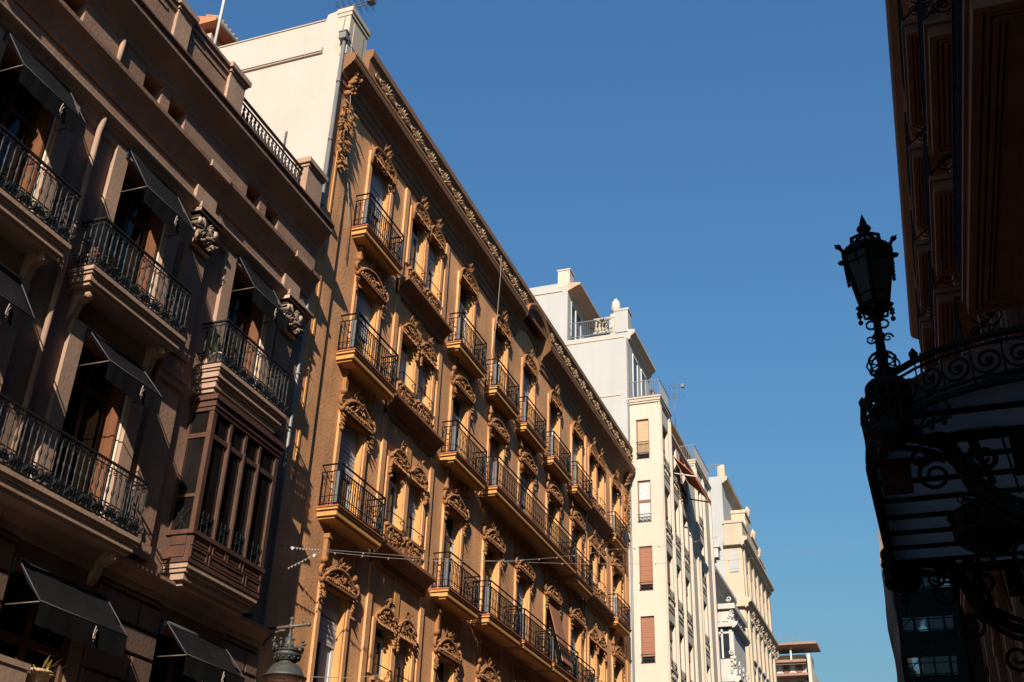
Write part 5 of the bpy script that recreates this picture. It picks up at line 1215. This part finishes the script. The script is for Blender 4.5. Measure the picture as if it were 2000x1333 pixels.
# hanging lantern under the canopy
hx, hy = .55, 9.6
hl_ = thing('hanging_lantern', 'black hexagonal lantern hanging on chains under the glass canopy', 'lantern', (hx, hy, 4.72))
b = MB(); b.lathe([(.05, .0), (.2, .02), (.27, .08), (.29, .26), (.31, .28), (.29, .33), (.14, .38), (.03, .4)], (hx, hy, 4.72), 6, False); b.build('body', iron, hl_)
for i in range(6):
    a = math.pi / 3 * i + math.pi / 6; c_ = Vector((hx + .253 * math.cos(a), hy + .253 * math.sin(a), 4.9)); tn = Vector((-math.sin(a), math.cos(a), 0)); up = Vector((.0, 0, .07)); o_ = Vector((math.cos(a), math.sin(a), 0)) * .006
    p = MB(); p.prism([c_ - tn * .09 - up, c_ + tn * .09 - up, c_ + tn * .095 + up, c_ - tn * .095 + up], o_); p.build('pane', lamp_glass, hl_)
for x_ in (hx - .17, hx + .17):
    b = MB()
    for k in range(6): b.ring((x_, hy, 5.12 - .0 + .055 * (k - 1)), .03, .008, 'x' if k % 2 else 'y', 8, 4)
    b.tube([(x_, hy, 5.0), (x_, hy, 5.06)], .01, 4); b.build('chain', iron, hl_)

# ============================================================ unseen building added between the brown one and the scaffold to shade the netting
nb = thing('unseen_shading_building', 'unseen plain dark building added beside the brown building to shade the scaffold netting', 'building', (2, 46, 0))
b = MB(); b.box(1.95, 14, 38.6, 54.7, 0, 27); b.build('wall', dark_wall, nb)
for z_ in (8, 12, 16, 20):
    for i in range(4): b = MB(); b.box(1.92, 1.98, 40 + i * 3.6, 41.3 + i * 3.6, z_, z_ + 2.2); wo = b.build('window', glass_dark, nb); b = MB(); b.box(1.86, 1.95, 39.85 + i * 3.6, 41.45 + i * 3.6, z_ - .15, z_ - .01); b.build('sill', dark_trim, wo)
# ============================================================ scaffolded building beyond
sc = thing('scaffolded_building', 'scaffolded building wrapped in dark green netting beyond the glass canopy', 'building', (1, 60, 0))
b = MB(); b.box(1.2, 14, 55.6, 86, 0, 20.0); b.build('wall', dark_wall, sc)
q = MB(); q.quad((-1.45, 55.0, 0), (1.3, 55.0, 0), (1.3, 55.0, 20.3), (-1.45, 55.0, 20.3)); q.build('end_net', net, sc)
vv = []; ff = []; ny, nz = 24, 30; rng = random.Random(6)
for i in range(ny + 1):
    for j in range(nz + 1): vv.append((-1.58 + .06 * math.sin(i * 1.7 + j * .6) + rng.uniform(-.03, .03) + (.09 * math.sin(j * .9) if i == 0 else 0), 54.9 + i * 1.2, 20.9 * j / nz))
for i in range(ny):
    for j in range(nz): a = i * (nz + 1) + j; ff.append((a, a + 1, a + nz + 2, a + nz + 1))
q = MB(); q._add(vv, ff, True); q.build('street_net', net_side, sc)
q = MB(); vv = []; ff = []
for j in range(31):
    for i in range(4): vv.append((-1.86 + .13 * i + .04 * math.sin(j * 1.3 + i) + (.05 * math.sin(j * .7) if i == 0 else 0), 54.93 + .05 * math.sin(j * .8 + i * 2), 20.9 * j / 30))
for j in range(30):
    for i in range(3): a = j * 4 + i; ff.append((a, a + 1, a + 5, a + 4))
q._add(vv, ff, True); q.build('sheet_edge', net_side, sc)
q = MB()
for y_ in (55.1, 57.5, 60):
    for x_ in (-1.4, -.75, -.1, .6): q.tube([(x_, y_, 0), (x_, y_, 20.4)], .035, 5)
q.build('standards', iron_grey, sc)
z_ = 2.0
while z_ < 20.5:
    q = MB(); q.tube([(-1.45, 55.12, z_), (1.2, 55.12, z_)], .03, 5); q.tube([(-1.45, 55.12, z_ + 1.0), (1.2, 55.12, z_ + 1.0)], .025, 5); q.tube([(-1.45, 55.12, z_ + .5), (1.2, 55.12, z_ + .5)], .025, 5); q.tube([(-1.4, 55.14, z_), (.6, 55.14, z_ + 2)], .025, 5)
    q.build('ledger', iron_grey, sc)
    q = MB(); q.box(-1.4, 1.1, 55.2, 60, z_ - .08, z_ - .03); q.build('deck', dark_trim, sc); z_ += 2.0

# ============================================================ crown street lamp on its wall bracket
sx, sy = -11.86, 19.37
sl_ = thing('crown_street_lamp', 'grey street lamp topped by a crown, hanging from a bracket beside the ochre corner', 'street lamp', (sx, sy, 6.3))
b = MB(); b.tube([(-12.5, sy, 7.40), (-11.5, sy, 7.45)], .035, 7); b.ball((-11.47, sy, 7.45), .05); b.ball((sx, sy, 7.58), .045); b.tube([(sx, sy, 7.42), (sx, sy, 7.58)], .025, 6); b.ball((sx, sy, 7.43), .065)
for dx in (-.06, .0, .06): b.ball((-11.6 + dx * .6, sy, 7.45 + (.06 if dx == 0 else 0)), .025)
b.tube([(-12.55, sy, 6.95), (-12.42, sy, 7.13), (-12.28, sy, 7.3), (-12.1, sy, 7.36), (-11.98, sy, 7.36)], [.018, .025, .03, .025, .02], 6)
b.volute((-12.42, sy, 7.28), .07, .02, 1, 0, 1.2, 'y', 10, 5); b.ball((-12.2, sy, 7.22), .04); b.ball((-12.38, sy, 7.33), .03); b.build('bracket', lamp_brass, sl_)
b = MB(); b.lathe([(.02, 7.42), (.03, 7.36), (.02, 7.32), (.05, 7.26), (.03, 7.22), (.09, 7.2), (.085, 7.1), (.1, 7.06), (.15, 6.98), (.2, 6.93)], (sx, sy, 0), 14); b.build('stem', lamp_grey, sl_)
b = MB(); b.lathe([(.2, 6.74), (.22, 6.76), (.23, 6.82), (.27, 6.84), (.28, 6.87), (.25, 6.89), (.26, 6.92), (.3, 6.93), (.27, 6.95)], (sx, sy, 0), 18)
for i in range(8):
    a = math.pi / 4 * i; ca, sa = math.cos(a), math.sin(a); b.ball((sx + .29 * ca, sy + .29 * sa, 7.03), .03, .03, .07, 6, 5); b.ball((sx + .31 * ca, sy + .31 * sa, 7.11), .04, .04, .025, 6, 4)
    a += math.pi / 8; b.ball((sx + .28 * math.cos(a), sy + .28 * math.sin(a), 6.98), .035, .035, .04, 6, 4)
for i in range(14): a = 2 * math.pi * i / 14; b.ball((sx + .245 * math.cos(a), sy + .245 * math.sin(a), 6.80), .024, n=6, k=4)
b.build('crown', lamp_grey, sl_)
b = MB(); b.lathe([(.18, 6.74), (.16, 6.70), (.24, 6.68), (.31, 6.6), (.36, 6.5), (.43, 6.44), (.42, 6.42), (.34, 6.44)], (sx, sy, 0), 24); b.build('shade', lamp_grey, sl_)
b = MB(); b.lathe([(.36, 6.45), (.33, 6.38), (.22, 6.3), (.0, 6.26)], (sx, sy, 0), 20); b.build('lens', lens_amber, sl_)
w_ = MB(); w_.tube([(sx + .42, sy, 6.44), (-11.0, 20.4, 6.62), (-10.6, 21.2, 6.85)], .008, 4); w_.build('feed_wire', cable_m, sl_)

# ============================================================ festoon cables
def cable(label, pts, sag, r=.012, bulbs=False, n=28):
    t = thing('festoon_cable', label, 'cable', pts[0]); P = [Vector(p) for p in pts]; c = MB(); o = []
    for i in range(len(P) - 1):
        for k in range(n):
            f = k / n; p = P[i].lerp(P[i + 1], f); p.z -= sag[i] * 4 * f * (1 - f); o.append(p)
    o.append(P[-1]); c.tube(o, [r * (1 - .45 * k / len(o)) for k in range(len(o))], 4); c.build('wire', cable_m, t)
    l = MB()
    for i in range(3, len(o) - 1, 2): l.ball(o[i] + Vector((0, 0, -.02)), .02, .02, .028, 5, 4)
    l.build('fairy_lights', cable_m, t, kind='stuff')
    if bulbs:
        for j in bulbs: b_ = MB(); b_.ball(o[j] + Vector((0, 0, -.03)), .03, .03, .04, 8, 6); b_.build('bulb', bulb_m, t)
A = Vector((-12.0, 20.35, 9.35)); B = Vector((-1.6, 55.2, 20.6))
cable('festoon wire from the ochre corner across the street, upper strand', [(-12.4, 19.3, 9.15), A, B], [.03, .75], .008, (10, 40))
cable('festoon wire from the ochre corner across the street, lower strand', [(-12.4, 19.3, 8.5), A + Vector((0, .05, -.02)), (-8.6, 31.5, 12.75), (-6.6, 38.3, 15.3)], [.02, .3, .1], .008, (24,))
